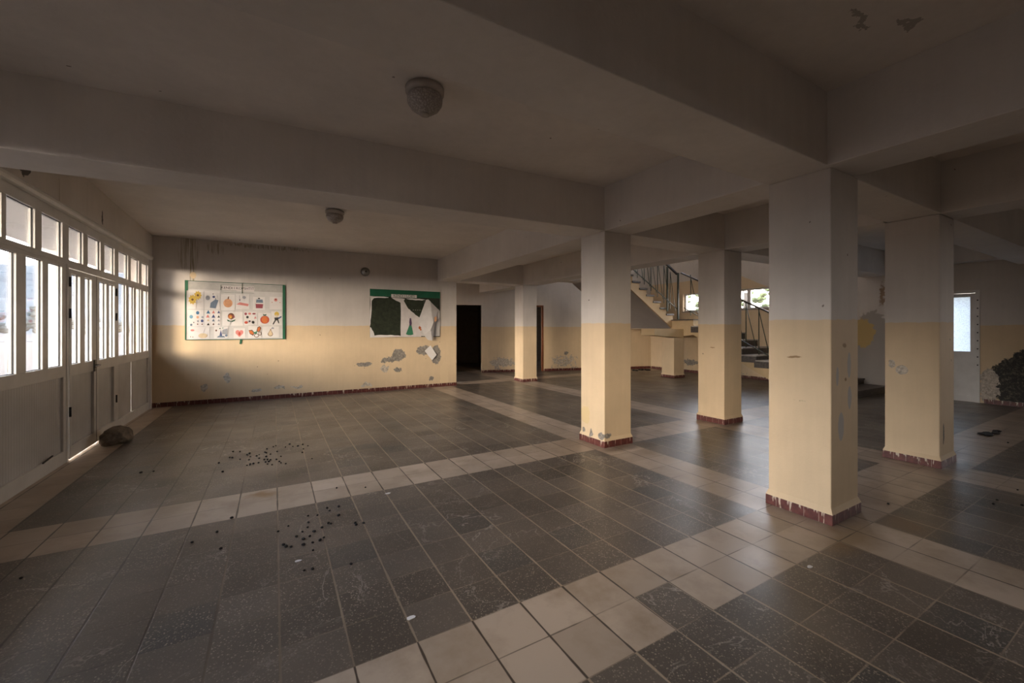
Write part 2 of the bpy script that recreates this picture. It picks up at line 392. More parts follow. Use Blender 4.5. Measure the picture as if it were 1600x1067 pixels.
# ------------------------------------------------------------------ dimensions of the hall
XW, YB, XE, XR = -2.02, 10.21, 4.18, 12.4        # window wall, back wall, its free end, right wall
HB, HC, W = 2.737, 3.29, 0.4607                  # beam underside, ceiling, column width
YF, ROOF = -5.0, 3.62

struct(B().box((-2.3, YF-.2, -0.2), (13.0, 17.5, 0.0), 'floor').build('floor'))

# walls
BW = [((2.66,YB,.86),(.16,.3,.16),'gray',.22), ((2.42,YB,.74),(.22,.3,.07),'gray',.25), ((1.84,YB,.66),(.17,.3,.055),'gray',.12),
      ((3.30,YB,.95),(.22,.3,.12),'gray',.22), ((3.62,YB,.83),(.13,.3,.26),'gray',.15), ((2.33,YB,.53),(.1,.3,.09),'pale',.2),
      ((2.64,YB,.49),(.10,.3,.06),'gray',.25), ((-.84,YB,.50),(.06,.3,.10),'pale',.12), ((-.32,YB,.20),(.09,.3,.05),'pale',.15), ((-1.22,YB,.33),(.05,.3,.08),'pale',.1),
      ((.08,YB,.24),(.10,.3,.04),'pale',.2), ((1.9,YB,.17),(.14,.3,.05),'pale',.25), ((3.5,YB,.22),(.06,.3,.06),'gray',.15), ((.42,YB,.22),(.12,.3,.03),'pale',.2),
      ((-1.46,YB,3.0),(.19,.3,.42),'drip',.25), ((-1.40,YB,2.60),(.06,.3,.32),'drip',.1), ((-1.05,YB,3.14),(.16,.3,.13),'drip',.3), ((-1.40,YB,2.56),(.05,.3,.07),'cream',.06),
      ((3.85,YB,.30),(.12,.3,.35),'cream',.2), ((-.1,YB,3.24),(.9,.3,.045),'drip',.2)]
M['wall_back'] = paint('back_wall_paint', 1.571, BW, flaky=0.0)
M['wall_far'] = paint('far_wall_paint', 1.571, [((6.8,12.3,.35),(.5,.6,.16),'pale',.5), ((9.0,11.8,.35),(.5,.5,.14),'pale',.9), ((9.1,11.8,.62),(.1,.5,.07),'gray',.2)], flaky=0.02)
M['wall_right'] = paint('right_wall_paint', 1.571, [
      ((XR,2.0,.45),(.3,.42,.50),'mold',.30), ((XR,1.75,.85),(.3,.36,.28),'mold',.25), ((XR,1.2,.5),(.3,.7,.55),'mold',.3), ((XR,2.38,.35),(.3,.14,.36),'pale',.25),
      ((XR,4.25,.95),(.3,.42,1.0),'plaster',.35), ((XR,4.42,1.40),(.3,.24,.36),'ochre',.28), ((XR,4.05,2.3),(.2,.06,.3),'brown',.35),
      ((XR,9.2,.35),(.3,.3,.1),'gray',.3)], stair=True, flaky=0.02)
M['wall_plain'] = paint('side_wall_paint', 1.571, [((XW,5.6,3.05),(.3,.10,.14),'soot',.25), ((XW,6.3,2.98),(.3,.03,.22),'drip',.1), ((XW,4.9,2.9),(.3,.30,.10),'soot',.3), ((XW,7.6,3.0),(.3,.03,.1),'soot',.15)], flaky=0.0)

def wall_with_holes(b, axis, c0, c1, a0, a1, z0, z1, holes, m):
    """solid wall slab split into boxes round rectangular holes (a_lo, a_hi, z_lo, z_hi)"""
    cuts = sorted({a0, a1} | {h[0] for h in holes} | {h[1] for h in holes})
    for lo, hi in zip(cuts, cuts[1:]):
        mid = (lo+hi)/2; hs = sorted([(h[2], h[3]) for h in holes if h[0] <= mid <= h[1]]); z = z0
        for h0, h1 in hs+[(z1, z1)]:
            if h0 > z+1e-6:
                if axis == 'x': b.box((c0, lo, z), (c1, hi, h0), m)
                else: b.box((lo, c0, z), (hi, c1, h0), m)
            z = max(z, h1)
    return b
# window wall: storefront opening from y=2.6 to 10.03
b = B(); wall_with_holes(b, 'x', XW, XW-.28, YF, YB, 0, ROOF, [(1.55, 10.04, 0, 2.80), (-1.1, .2, .75, 2.5)], 'wall_plain'); struct(b.build('wall_left'))
struct(B().box((-2.3, YB, 0), (XE, YB+.28, ROOF), 'wall_back').build('wall_back'))
struct(wall_with_holes(B(), 'y', YF, YF-.2, -2.3, XR+.3, 0, ROOF, [], 'wall_plain').build('wall_front'))
# recess behind the back wall, closed at the left with a glazed opening
struct(wall_with_holes(B(), 'x', 2.1, 2.35, YB+.28, 14.5, 0, ROOF, [(10.6, 12.9, .1, 2.7)], 'wall_far').build('wall_recess'))
# angled far wall with a doorway and a door
P0, P1 = Vector((0.5, 12.75+.293*5.66-.0, 0)), Vector((XR+.1, 10.92, 0))
P0.y = 12.70+(6.16-0.5)*0.293
DIR = (P1-P0).normalized(); NRM = Vector((-DIR.y, DIR.x, 0)); LEN = (P1-P0).length
def on_far(x): return (x-P0.x)/DIR.x
def far_box(b, s0, s1, z0, z1, t0, t1, m):
    q = [P0+DIR*s+NRM*t for s, t in ((s0,t0),(s1,t0),(s1,t1),(s0,t1))]
    b.hexa([(p.x,p.y,z0) for p in q], [(p.x,p.y,z1) for p in q], m)
b = B(); D1 = (on_far(4.7), on_far(6.14)); D2 = (on_far(7.62), on_far(8.25))
for s0, s1, z0 in ((0, D1[0], 0), (D1[0], D1[1], 2.31), (D1[1], D2[0], 0), (D2[0], D2[1], 2.30), (D2[1], LEN, 0)):
    far_box(b, s0, s1, z0, 6.3, 0, .09, 'wall_far')
struct(b.build('wall_far'))
# rooms behind the far wall
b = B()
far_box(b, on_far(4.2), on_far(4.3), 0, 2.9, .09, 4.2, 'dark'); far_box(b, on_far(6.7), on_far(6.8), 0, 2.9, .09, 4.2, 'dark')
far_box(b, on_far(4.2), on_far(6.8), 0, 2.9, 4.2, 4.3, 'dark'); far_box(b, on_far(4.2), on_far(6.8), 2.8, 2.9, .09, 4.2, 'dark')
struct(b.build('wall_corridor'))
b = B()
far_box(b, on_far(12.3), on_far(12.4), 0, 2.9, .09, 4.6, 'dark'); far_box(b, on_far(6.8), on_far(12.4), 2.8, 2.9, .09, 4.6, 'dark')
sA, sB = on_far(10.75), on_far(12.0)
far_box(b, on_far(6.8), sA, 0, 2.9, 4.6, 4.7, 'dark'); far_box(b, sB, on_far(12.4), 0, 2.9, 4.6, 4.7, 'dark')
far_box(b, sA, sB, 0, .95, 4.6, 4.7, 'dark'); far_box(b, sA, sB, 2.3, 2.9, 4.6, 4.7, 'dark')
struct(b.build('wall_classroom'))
w = empty('window_6', P0+DIR*((sA+sB)/2)+NRM*4.65, kind='structure')
b = B(); far_box(b, sA, sB, .95, 2.3, 4.64, 4.65, 'blue_glass'); b.build('pane', w)
b = B()
for s in (sA, (sA+sB)/2, sB-.05): far_box(b, s, s+.05, .95, 2.3, 4.61, 4.68, 'alu')
for z in (.95, 1.5, 2.25): far_box(b, sA, sB, z, z+.04, 4.61, 4.68, 'alu')
b.build('frame', w)
# wooden door frame at the second opening
d = empty('door_3', P0+DIR*((D2[0]+D2[1])/2), kind='structure')
b = B(); far_box(b, D2[1]-.025, D2[1]+.03, 0, 2.33, -.012, .10, 'wood'); far_box(b, D2[0]-.03, D2[0]+.025, 0, 2.33, -.012, .10, 'wood'); far_box(b, D2[0]-.03, D2[1]+.03, 2.27, 2.33, -.012, .10, 'wood')
b.build('door_frame', d)

# right wall with windows, frosted door; the stairwell part is two storeys high
WR = [(5.9, 9.52, 2.10, 2.72), (2.56, 3.40, 0.0, 2.27), (5.9, 9.52, 4.3, 5.6), (-3.0, -1.4, 1.1, 2.3)]
struct(wall_with_holes(B(), 'x', XR, XR+.28, YF, 11.3, 0, 6.3, WR, 'wall_right').build('wall_right'))
# upper storey round the stairwell
b = B(); b.box((8.1, 4.38, ROOF), (8.35, 12.3, 6.3), 'wall_far'); b.box((8.1, 4.2, ROOF), (XR, 4.42, 6.3), 'wall_far'); b.box((8.1, 4.2, 6.2), (XR+.28, 13.5, 6.4), 'ceil')
struct(b.build('wall_stairwell'))

# ceiling bays (undersides follow the slightly sagging slab)
def bay(b, x0, y0, x1, y1, z00, z10, z11, z01):
    b.hexa([(x0,y0,z00),(x1,y0,z10),(x1,y1,z11),(x0,y1,z01)], [(x0,y0,ROOF),(x1,y0,ROOF),(x1,y1,ROOF),(x0,y1,ROOF)], 'ceil')
b = B()
bay(b, -2.3, YF-.2, XR+.28, 1.75, HC, HC, HC, HC)
bay(b, -2.3, 1.75, 3.8, 4.15, 3.14, HC, HC, 3.14)
bay(b, 3.8, 1.75, XR+.28, 4.4, HC, HC, HC, HC)
bay(b, -2.3, 4.15, 3.8, YB+.28, 3.44, HC, HC, 3.27)
bay(b, 3.8, 4.4, 8.35, 16.0, HC, HC, HC, HC)
bay(b, -2.3, YB+.28, 3.8, 16.0, HC, HC, HC, HC)
struct(b.build('ceiling'))

# beams
n = [0]
def beam(pts_bot, top=3.50):
    n[0] += 1; b = B(); b.hexa(pts_bot, [(x, y, top) for x, y, z in pts_bot], 'beam')
    return struct(b.build('trim_%d' % n[0], bevel=0.006))
def xbeam(x0, x1, y0, y1, za=HB, zb=HB): beam([(x0,y0,za),(x1,y0,zb),(x1,y1,zb),(x0,y1,za)])
xbeam(-2.02, 3.70, 1.51, 1.975, 2.79, HB); xbeam(4.14, 6.19, 1.53, 1.975); xbeam(6.65, XR, 1.54, 2.0)
xbeam(-2.02, 3.62, 3.916, 4.376, 2.65, HB); xbeam(4.06, 6.10, 3.92, 4.38); xbeam(6.55, XR, 3.92, 4.38)
xbeam(XE, 6.07, 9.91, 10.37); xbeam(6.53, 8.3, 9.91, 10.37, 2.95, 2.95)
def ybeam(y0, y1, x0, x1, xa=None, xb=None):
    xa = x0 if xa is None else xa; xb = x1 if xb is None else xb
    beam([(x0,y0,HB),(x1,y0,HB),(xb,y1,HB),(xa,y1,HB)], 3.51)
ybeam(YF, 3.93, 3.683, 4.143, 3.603, 4.063); ybeam(4.37, YB, 3.605, 4.065, 3.66, 4.15)
ybeam(YF, 1.54, 6.2, 6.66, 6.19, 6.65); ybeam(2.0, 3.92, 6.15, 6.61, 6.09, 6.55); ybeam(4.38, 9.92, 6.09, 6.55, 6.07, 6.53); ybeam(10.37, 12.9, 6.07, 6.53)
beam([(12.1, YF, 2.86), (XR, YF, 2.86), (XR, 3.92, 2.86), (12.1, 3.92, 2.86)], 3.5)

# ------------------------------------------------------------------ columns
def column(x, y, label, blobs, h=HB, w=W, dado=1.571, bump=.3):
    nm = 'column'
    M['c'] = paint('column_paint', dado, blobs, bump=bump)
    root = empty('column', (x+w/2, y+w/2, 0), label, 'column', 'square columns of the hall')
    b = B(); b.box((x, y, 0), (x+w, y+w, h), 'c')
    b.build('shaft', root, bevel=0.008)
    s = 0.016; k = B()
    k.box((x-s, y-s, 0), (x+w+s, y+w+s, 0.082), 'skirt'); k.build('skirting', root, bevel=.003)
    l = B(); q = .0
    l.hexa([(x-s,y-s,.082),(x+w+s,y-s,.082),(x+w+s,y+w+s,.082),(x-s,y+w+s,.082)], [(x-q,y-q,.125),(x+w+q,y-q,.125),(x+w+q,y+w+q,.125),(x-q,y+w+q,.125)], 'c')
    l.build('plaster_lip', root)
    return root
x1, y1, x2, y2, x3, y3, x4, y4, x5, y5, x6, y6 = 3.683, 1.509, 3.603, 3.916, 6.09, 3.923, 6.188, 1.539, 6.07, 9.909, 10.53, 8.40
column(x1, y1, 'nearest and largest square column, two tone, with three grey filled patches on its right face',
       [((x1+.30,y1,1.21),(.030,.2,.105),'filler',.02), ((x1+.10,y1,1.13),(.022,.2,.075),'filler',.02), ((x1+.31,y1,.95),(.033,.2,.095),'filler',.03), ((x1+.16,y1,.735),(.050,.2,.115),'filler',.03),
        ((x1+.24,y1,1.10),(.022,.2,.016),'brown',.02), ((x1+.22,y1,1.37),(.04,.2,.02),'brown',.03), ((x1,y1+.22,.92),(.1,.05,.007),'drip',.02), ((x1,y1+.26,1.27),(.1,.06,.010),'brown',.03)])
column(x2, y2, 'square column with flaked yellow patch and chipped plaster just above its skirting',
       [((x2,y2+.37,.36),(.2,.10,.11),'yellow',.14), ((x2,y2+.06,.135),(.2,.055,.045),'gray',.08), ((x2,y2+.25,.14),(.2,.03,.05),'gray',.1), ((x2,y2+.40,.15),(.2,.03,.03),'gray',.06), ((x2+.05,y2,.15),(.06,.2,.03),'gray',.08)])
column(x3, y3, 'plain square column in the middle, standing in front of the staircase', [((x3,y3+.2,1.2),(.1,.05,.01),'brown',.03)])
column(x4, y4, 'rightmost square column, with a pale chipped spot on its beige part',
       [((x4,y4+.31,1.03),(.2,.055,.05),'pale',.07), ((x4,y4+.40,1.09),(.2,.03,.05),'pale',.06), ((x4+.12,y4,.36),(.02,.2,.12),'soot',.05)])
column(x5, y5, 'slim looking distant square column between the two dark doorways', [])
column(x6, y6, 'short beige square column holding up the stair landing', [], h=1.22, dado=1.571)

# skirtings along the walls
def skirting(name, a, b_, t=.016, h=.085):
    a, b_ = Vector(a), Vector(b_); d_ = (b_-a).normalized(); nn = Vector((d_.y, -d_.x, 0))*t
    k = B(); k.hexa([a, b_, b_+nn, a+nn], [p+Vector((0,0,h)) for p in (a, b_, b_+nn, a+nn)], 'skirt'); struct(k.build(name))
skirting('baseboard_back', (XW, YB, 0), (XE, YB, 0))
for i, (s0, s1) in enumerate(((D1[1], D2[0]-.06), (D2[1]+.07, LEN-.02))):
    skirting('baseboard_far_%d' % (i+1), P0+DIR*s0, P0+DIR*s1)
skirting('baseboard_right', (XR, 2.44, 0), (XR, YF, 0)); skirting('baseboard_stair', (XR, 10.9, 0), (XR, 5.8, 0))

# ------------------------------------------------------------------ the glazed front (window wall)
XO, XI = XW-.055, XW-.005       # outer and inner face of the frames
def fr(b, y0, y1, z0, z1, m='alu', o=0.0): b.box((XO, y0, z0), (XI+o, y1, z1), m)
def panes(root, lst, z0, z1):
    for y0, y1 in lst:
        B().box((XO+.014, y0-.012, z0-.012), (XO+.020, y1+.012, z1+.012), 'glass').build('pane', root)
        g = B(); t = .006; x = XI-.012
        for (a0, a1, c0, c1) in ((y1-t, y1, z0, z1), (y0, y0+t, z0, z1), (y0, y1, z1-t, z1), (y0, y1, z0, z0+t)): g.box((XO+.020, a0, c0), (XO+.028, a1, c1), 'black')
        g.build('gasket', root)
def frame_grid(root, name, y0, y1, z0, z1, lst, zb, zt):
    b = B(); fr(b, y0, y1, z0, zb); fr(b, y0, y1, zt, z1)
    ys = [y0]+[v for pr in lst for v in pr]+[y1]
    for a, c in zip(ys[0::2], ys[1::2]): fr(b, a, c, zb, zt)
    b.build(name, root, bevel=.003)
w = empty('window_1', (XW, 4.55, 0), kind='structure')
L1 = [(1.66,2.1),(2.2,2.62),(2.72,3.2),(3.33,3.8),(3.93,4.4),(4.53,4.95),(5.08,5.47),(5.64,5.96),(6.08,6.40)]
frame_grid(w, 'frame', 1.55, 6.50, .965, 2.23, L1, 1.09, 2.19); panes(w, L1, 1.09, 2.19)
b = B(); fr(b, 1.55, 6.50, 0, .14); fr(b, 6.43, 6.50, .14, .965); fr(b, 4.5, 4.56, .14, .965); b.build('bottom_rail', w, bevel=.003)
B().box((XO+.015, 1.55, .13), (XI-.022, 6.44, .975), 'rib').build('panel', w)
B().bar((XI+.004, 5.95, .145), (XI+.004, 6.16, .165), .012, 'black').build('loose_seal', w)
w = empty('window_2', (XW, 9.1, 0), kind='structure')
L2 = [(8.29,8.66),(8.79,9.07),(9.18,9.49),(9.63,9.95)]
frame_grid(w, 'frame', 8.20, 10.03, .965, 2.23, L2, 1.09, 2.19); panes(w, L2, 1.09, 2.19)
b = B(); fr(b, 8.20, 10.03, 0, .14); fr(b, 9.96, 10.03, .14, .965); fr(b, 8.20, 8.27, .14, .965); b.build('bottom_rail', w, bevel=.003)
B().box((XO+.015, 8.25, .13), (XI-.022, 9.0, .975), 'rib').build('panel', w); B().box((XO+.015, 9.01, .13), (XI-.022, 9.97, .975), 'rib').build('panel', w)
w = empty('window_3', (XW, 6.3, 2.23), kind='structure')
U = [(1.66,2.1),(2.2,2.62),(2.72,3.2),(3.33,3.8),(3.93,4.45),(4.6,5.24),(5.31,5.81),(5.94,6.41),(6.57,6.98),(7.12,7.56),(7.70,8.12),(8.29,8.76),(8.90,9.36),(9.53,9.95)]
frame_grid(w, 'frame', 1.55, 10.03, 2.231, 2.80, U, 2.285, 2.675); panes(w, U, 2.285, 2.675)
# rounded plaster head over the glazing
b = B(); prof = [(0.0, 2.78), (.035, 2.79), (.05, 2.815), (.05, 2.84), (.03, 2.865), (0, 2.875)]
b.prism([(XW+px, 1.55, pz) for px, pz in prof], (0, 8.5, 0), 'alu'); struct(b.build('trim_head'))
struct(B().box((XW-.06, 10.035, 0), (XW+.02, 10.09, 2.8), 'beam').build('trim_jamb'))
# double door in the glazed front
d = empty('door_1', (XW, 7.37, 0), kind='structure')
b = B(); fr(b, 6.50, 6.555, 0, 2.23, o=.004); fr(b, 8.145, 8.20, 0, 2.23, o=.004); fr(b, 6.555, 8.145, 2.195, 2.231, o=.004); b.build('door_frame', d, bevel=.003)
def leaf(y0, y1, lst):
    L = empty('leaf', (XW, (y0+y1)/2, 0)); L.parent = d; L.matrix_parent_inverse = Matrix.Translation(-Vector(d.location))
    b = B(); fr(b, y0, y1, .02, .16, o=.008); fr(b, y0, y1, .955, 1.09, o=.008); fr(b, y0, y1, 2.13, 2.185, o=.008)
    ys = [y0]+[v for pr in lst for v in pr]+[y1]
    for a, c in zip(ys[0::2], ys[1::2]): fr(b, a, c, 1.09, 2.13, o=.008)
    fr(b, y0, y0+.055, .16, .955, o=.008); fr(b, y1-.075, y1, .16, .955, o=.008)
    b.build('leaf_frame', L, bevel=.003)
    B().box((XO+.015, y0+.04, .15), (XI-.02, y1-.05, .965), 'rib').build('panel', L)
    panes(L, lst, 1.09, 2.13)
    return L
La = leaf(6.565, 7.372, [(6.62,6.86),(7.00,7.22)]); Lb = leaf(7.395, 8.135, [(7.48,7.75),(7.85,8.09)])
B().box((XI-.02, 7.373, .02), (XI+.004, 7.394, 2.18), 'black').build('door_seam', d)
b = B(); b.box((XI+.008, 7.275, .95), (XI+.02, 7.325, 1.10), 'handle'); b.bar((XI+.02, 7.30, 1.03), (XI+.06, 7.30, 1.03), .022, 'handle')
b.bar((XI+.055, 7.33, 1.03), (XI+.055, 7.14, 1.02), .022, 'handle', .016); b.build('door_handle', d, bevel=.004)
for yy, zs in ((6.56, (.5, 1.62, 1.98)), (8.14, (.42, 1.62, 1.98))):
    for z in zs: B().lathe([(.011, 0), (.011, .11)], 'hinge', 10, (XI+.014, yy, z)).build('hinge', d)

# outside: canopy over the front, its column, ground, hills, trees, fence
struct(B().box((-3.55, -5, 2.92), (-2.3, 14, 3.10), 'outwall').build('trim_canopy'))
o = B().box((-3.62, 10.45, 0), (-3.3, 10.77, 2.92), 'outwall').build('canopy_post'); tag(o, 'white post outside under the canopy, seen through the front glazing', 'post')
random.seed(5)
def ground():
    b = B(); N = 26
    xs = [-700+ i*(698/N) for i in range(N+1)]; vs = []; fs = []
    for i in range(N+1):
        for j in range(N+1):
            X = -2.3-(i/N)**2*160; Y = -60+j/N*330
            vs.append((X, Y, -.06+(.12*random.random()-.06)*(i > 1)))
    for i in range(N):
        for j in range(N): a = i*(N+1)+j; fs.append((a, a+1, a+N+2, a+N+1))
    b.faces(vs, fs, 'dirtgnd', True); o = b.build('ground'); return struct(o)
ground()
struct(B().box((12.68, -20, -.1), (40, 40, -.02), 'dirtgnd').build('ground_rear'))
def ridge(name, dist, depth, base, amp, seed, m, label):
    rnd = random.Random(seed); b = B(); N = 60; ph = [rnd.random()*6 for _ in range(5)]; vs = []; fs = []
    rows = 6
    for i in range(N+1):
        th = math.radians(80+i*100/N)          # azimuth from +x
        hgt = base+amp*(math.sin(th*5+ph[0])+.5*math.sin(th*11+ph[1])+.25*math.sin(th*23+ph[2])+.12*math.sin(th*47+ph[3]))
        for r in range(rows+1):
            k = r/rows; D = dist+depth*k
            z = hgt*math.sin(k*PI*.5)**1.3*(1+.05*math.sin(i*1.7+r*2.1)) if r < rows else hgt
            vs.append((math.cos(th)*D, math.sin(th)*D, z-.1))
        D = dist+depth*1.4; vs.append((math.cos(th)*D, math.sin(th)*D, -.1))
    R = rows+2
    for i in range(N):
        for r in range(R-1): a = i*R+r; fs.append((a, a+R, a+R+1, a+1))
    b.faces(vs, fs, m, True); o = b.build(name); tag(o, label, 'hill'); return o
ridge('hill', 330, 260, 70, 9, 3, 'hill', 'far pale blue hill closing the horizon beyond the front windows')
ridge('hill', 190, 80, 15, 3.0, 8, 'hill2', 'lower wooded slope in front of the far hill')
def blob(b, c, r, m, rnd, n=2):
    bm = bmesh.new(); bmesh.ops.create_icosphere(bm, subdivisions=n, radius=1)
    vs = [(c[0]+v.co.x*r[0]*(1+.25*(rnd.random()-.5)), c[1]+v.co.y*r[1]*(1+.25*(rnd.random()-.5)), c[2]+v.co.z*r[2]*(1+.25*(rnd.random()-.5))) for v in bm.verts]
    bm.verts.index_update(); fs = [tuple(v.index for v in f.verts) for f in bm.faces]; bm.free(); b.faces(vs, fs, m)
rnd = random.Random(11)
for i in range(16):
    th = math.radians(96+i*3.1+rnd.random()*1.5); D = 118+34*(i % 2)+rnd.random()*8; h = 3.4+rnd.random()*2.6
    c = (math.cos(th)*D, math.sin(th)*D)
    t = empty('tree', (c[0], c[1], 0), 'hazy bushy tree in the line of trees across the dry field', 'tree', 'trees across the field')
    b = B()
    for k in range(34): blob(b, (c[0]+(rnd.random()-.5)*6, c[1]+(rnd.random()-.5)*6, .9+rnd.random()*(h-1.2)), (.9+rnd.random()*.5, .9+rnd.random()*.5, .7), 'leaf', rnd, 1)
    b.build('crown', t); B().lathe([(.25, 0), (.15, h*.6)], 'bark', 8, (c[0], c[1], 0)).build('trunk', t)
for i in range(9):
    th = math.radians(103+i*2.6); D = 21+.6*i
    o = B().bar((math.cos(th)*D, math.sin(th)*D, -.05), (math.cos(th)*D+.05, math.sin(th)*D, 1.15), .035, 'post').build('fence_post')
    tag(o, 'thin fence post in the dry field outside the front windows', 'post', 'fence posts in the field')
for i, (yy, xx) in enumerate(((6.0, 19), (10.0, 17), (13.6, 18))):
    t = empty('tree', (xx, yy, 0), ['leafy tree outside the stair window, nearest the right end', 'leafy tree behind the middle of the stair window', 'leafy tree outside the left end of the stair window'][i], 'tree', 'trees behind the building')
    b = B()
    for k in range(120): blob(b, (xx+(rnd.random()-.5)*2.2, yy+(rnd.random()-.5)*3.2, 1.7+rnd.random()*2.0), (.13, .16, .10), 'leaf2', rnd, 1)
    b.build('crown', t); B().lathe([(.14, 0), (.08, 3)], 'bark', 8, (xx, yy, 0)).build('trunk', t)

# ------------------------------------------------------------------ right wall: stair windows and frosted door
def wwin(name, z0, z1, cuts):
    w = empty(name, (XR+.14, (cuts[0]+cuts[-1])/2, z0), kind='structure'); f = B(); t = .05
    f.box((XR+.10, cuts[0], z0), (XR+.17, cuts[-1], z0+t), 'alu'); f.box((XR+.10, cuts[0], z1-t), (XR+.17, cuts[-1], z1), 'alu')
    for c in cuts:
        f.box((XR+.10, c-.05 if c != cuts[0] else c, z0+t), (XR+.17, c+.05 if c != cuts[-1] else c, z1-t), 'alu')
    f.build('frame', w, bevel=.003)
    for a, c in zip(cuts, cuts[1:]): B().box((XR+.13, a+.04, z0+.04), (XR+.136, c-.04, z1-.04), 'glass').build('pane', w)
    B().box((XR-.015, cuts[0]-.03, z0-.035), (XR+.12, cuts[-1]+.03, z0), 'dark').build('window_sill', w)
wwin('window_4', 2.10, 2.72, [5.9, 7.26, 8.4, 9.52]); wwin('window_5', 4.3, 5.6, [5.9, 7.1, 8.3, 9.52])
d = empty('door_2', (XR+.05, 2.98, 0), kind='structure')
b = B(); b.box((XR-.02, 2.50, 0), (XR+.12, 2.565, 2.29), 'alu'); b.box((XR-.02, 3.395, 0), (XR+.12, 3.45, 2.29), 'alu'); b.box((XR-.02, 2.565, 2.235), (XR+.12, 3.395, 2.29), 'alu'); b.build('door_frame', d, bevel=.003)
b = B(); b.box((XR+.02, 2.572, .01), (XR+.07, 2.64, 2.23), 'alu'); b.box((XR+.02, 3.32, .01), (XR+.07, 3.388, 2.23), 'alu')
b.box((XR+.02, 2.64, 2.16), (XR+.07, 3.32, 2.23), 'alu'); b.box((XR+.02, 2.64, .01), (XR+.07, 3.32, .12), 'alu'); b.box((XR+.0, 2.572, .0), (XR+.12, 3.388, .015), 'alu'); b.box((XR+.02, 2.64, .92), (XR+.07, 3.32, 1.03), 'alu')
b.box((XR+.035, 2.63, .11), (XR+.055, 3.33, .93), 'alu'); b.build('leaf', d, bevel=.003)
B().box((XR+.04, 2.63, 1.02), (XR+.048, 3.33, 2.17), 'frost').build('pane', d)
b = B()
for k in range(9): b.lathe([(.008, -.004), (.008, 0)], 'black', 8, (XR-.0205, 2.53, .75+k*.165), 'y') if False else b.box((XR-.024, 2.52, .75+k*.165), (XR-.02, 2.54, .775+k*.165), 'black')
b.build('frame_holes', d)
# unseen windows added behind the camera, to let in fill daylight
def fill_window(name, a0, a1, z0, z1, n_, axis):
    w = empty(name, (XW, (a0+a1)/2, z0) if axis == 'x' else ((a0+a1)/2, YF, z0), kind='structure'); f = B()
    def bx(p0, p1, q0, q1, e0, e1, m, bb):
        if axis == 'x': bb.box((XW-e0, p0, q0), (XW-e1, p1, q1), m)
        else: bb.box((p0, YF-e0, q0), (p1, YF-e1, q1), m)
    for k in range(n_+1):
        c = a0+(a1-a0)*k/n_; bx(max(a0, c-.035), min(a1, c+.035), z0+.05, z1-.05, .05, .11, 'alu', f)
    bx(a0, a1, z0, z0+.05, .05, .11, 'alu', f); bx(a0, a1, z1-.05, z1, .05, .11, 'alu', f); f.build('frame', w)
    g = B(); bx(a0+.02, a1-.02, z0+.02, z1-.02, .08, .086, 'glass', g); g.build('pane', w)
fill_window('fill_window_8', -1.1, .2, .75, 2.5, 2, 'x'); 
wwin('fill_window_9', 1.1, 2.3, [-3.0, -2.2, -1.4])  # added out of view, for bluish daylight from the right
# glazed opening at the end of the recess behind the back wall
w = empty('window_7', (2.22, 11.75, .1), kind='structure'); f = B()
for yy in (10.6, 11.35, 12.1, 12.85): f.box((2.18, yy, .1), (2.26, yy+.05, 2.7), 'alu')
for z in (.1, 1.1, 2.65): f.box((2.18, 10.6, z), (2.26, 12.9, z+.05), 'alu')
f.build('frame', w); B().box((2.215, 10.6, .1), (2.221, 12.9, 2.7), 'glass').build('pane', w)

# ------------------------------------------------------------------ staircase
st = empty('staircase', (11.5, 6.5, 0), 'concrete dog-leg staircase with dark terrazzo steps and landing, at the far right wall', 'staircase')
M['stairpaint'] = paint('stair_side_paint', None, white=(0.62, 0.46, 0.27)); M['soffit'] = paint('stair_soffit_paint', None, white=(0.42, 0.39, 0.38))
NOSE = [(3.95,.17),(4.40,.30),(4.85,.43),(5.32,.56),(5.76,.68),(6.17,.805),(6.55,.99),(6.93,1.19),(7.31,1.39),(7.70,1.59)]
XS = 11.0
for i, (yy, zt) in enumerate(NOSE):
    y2_ = NOSE[i+1][0] if i+1 < len(NOSE) else 8.08
    zb = 0 if i < 4 else zt-.20
    xs_ = 10.72 if i == 0 else XS-.04
    B().box((xs_, yy, zb), (XR-.002, y2_+.06, zt-.02), 'step').box((xs_-.015, yy-.02, zt-.035), (XR-.002, y2_+.02, zt), 'nosing' if i % 1 == 0 and i > 1 else 'step').build('step', st, bevel=.004)
b = B()
top = []
for i, (yy, zt) in enumerate(NOSE[3:]): top += [(XS, yy+.04, zt-.19)]
pl = [(XS, 5.49, 0.0)]+[(XS, 8.08, .21+.508*(8.08-5.9))]+[(XS, 8.08, 1.62)]+[(XS, yy+.10, zt-.15) for yy, zt in reversed(NOSE[4:])]+[(XS, 5.35, 0.0)]
b.prism(pl, (XR-.004-XS, 0, 0), 'stairpaint'); b.build('lower_flight', st)
b = B(); b.box((XS+.002, 8.082, 1.5), (XR-.002, 10.85, 1.76), 'stairpaint'); b.box((XS-.02, 8.06, 1.76), (XR-.002, 10.85, 1.79), 'step')
b.hexa([(XS+.002,8.082,1.32),(XR-.002,8.082,1.32),(XR-.002,8.86,1.22),(XS+.002,8.86,1.22)], [(XS+.002,8.082,1.5),(XR-.002,8.082,1.5),(XR-.002,8.86,1.5),(XS+.002,8.86,1.5)], 'stairpaint')
b.build('landing', st)
b = B(); b.hexa([(9.7,8.42,1.31),(11.0,8.42,1.22),(11.0,8.86,1.22),(9.7,8.95,1.31)], [(9.7,8.42,1.495),(11.0,8.42,1.495),(11.0,8.86,1.495),(9.7,8.95,1.495)], 'stairpaint'); b.build('landing_beam', st)
YU0, YU1 = 8.86, 10.95
K = 8; pts = [(11.05, YU0, 1.5)]
up = [(11.05, 1.79)]
poly = [(11.05, YU0, 1.5), (11.05, YU0, 1.70)]
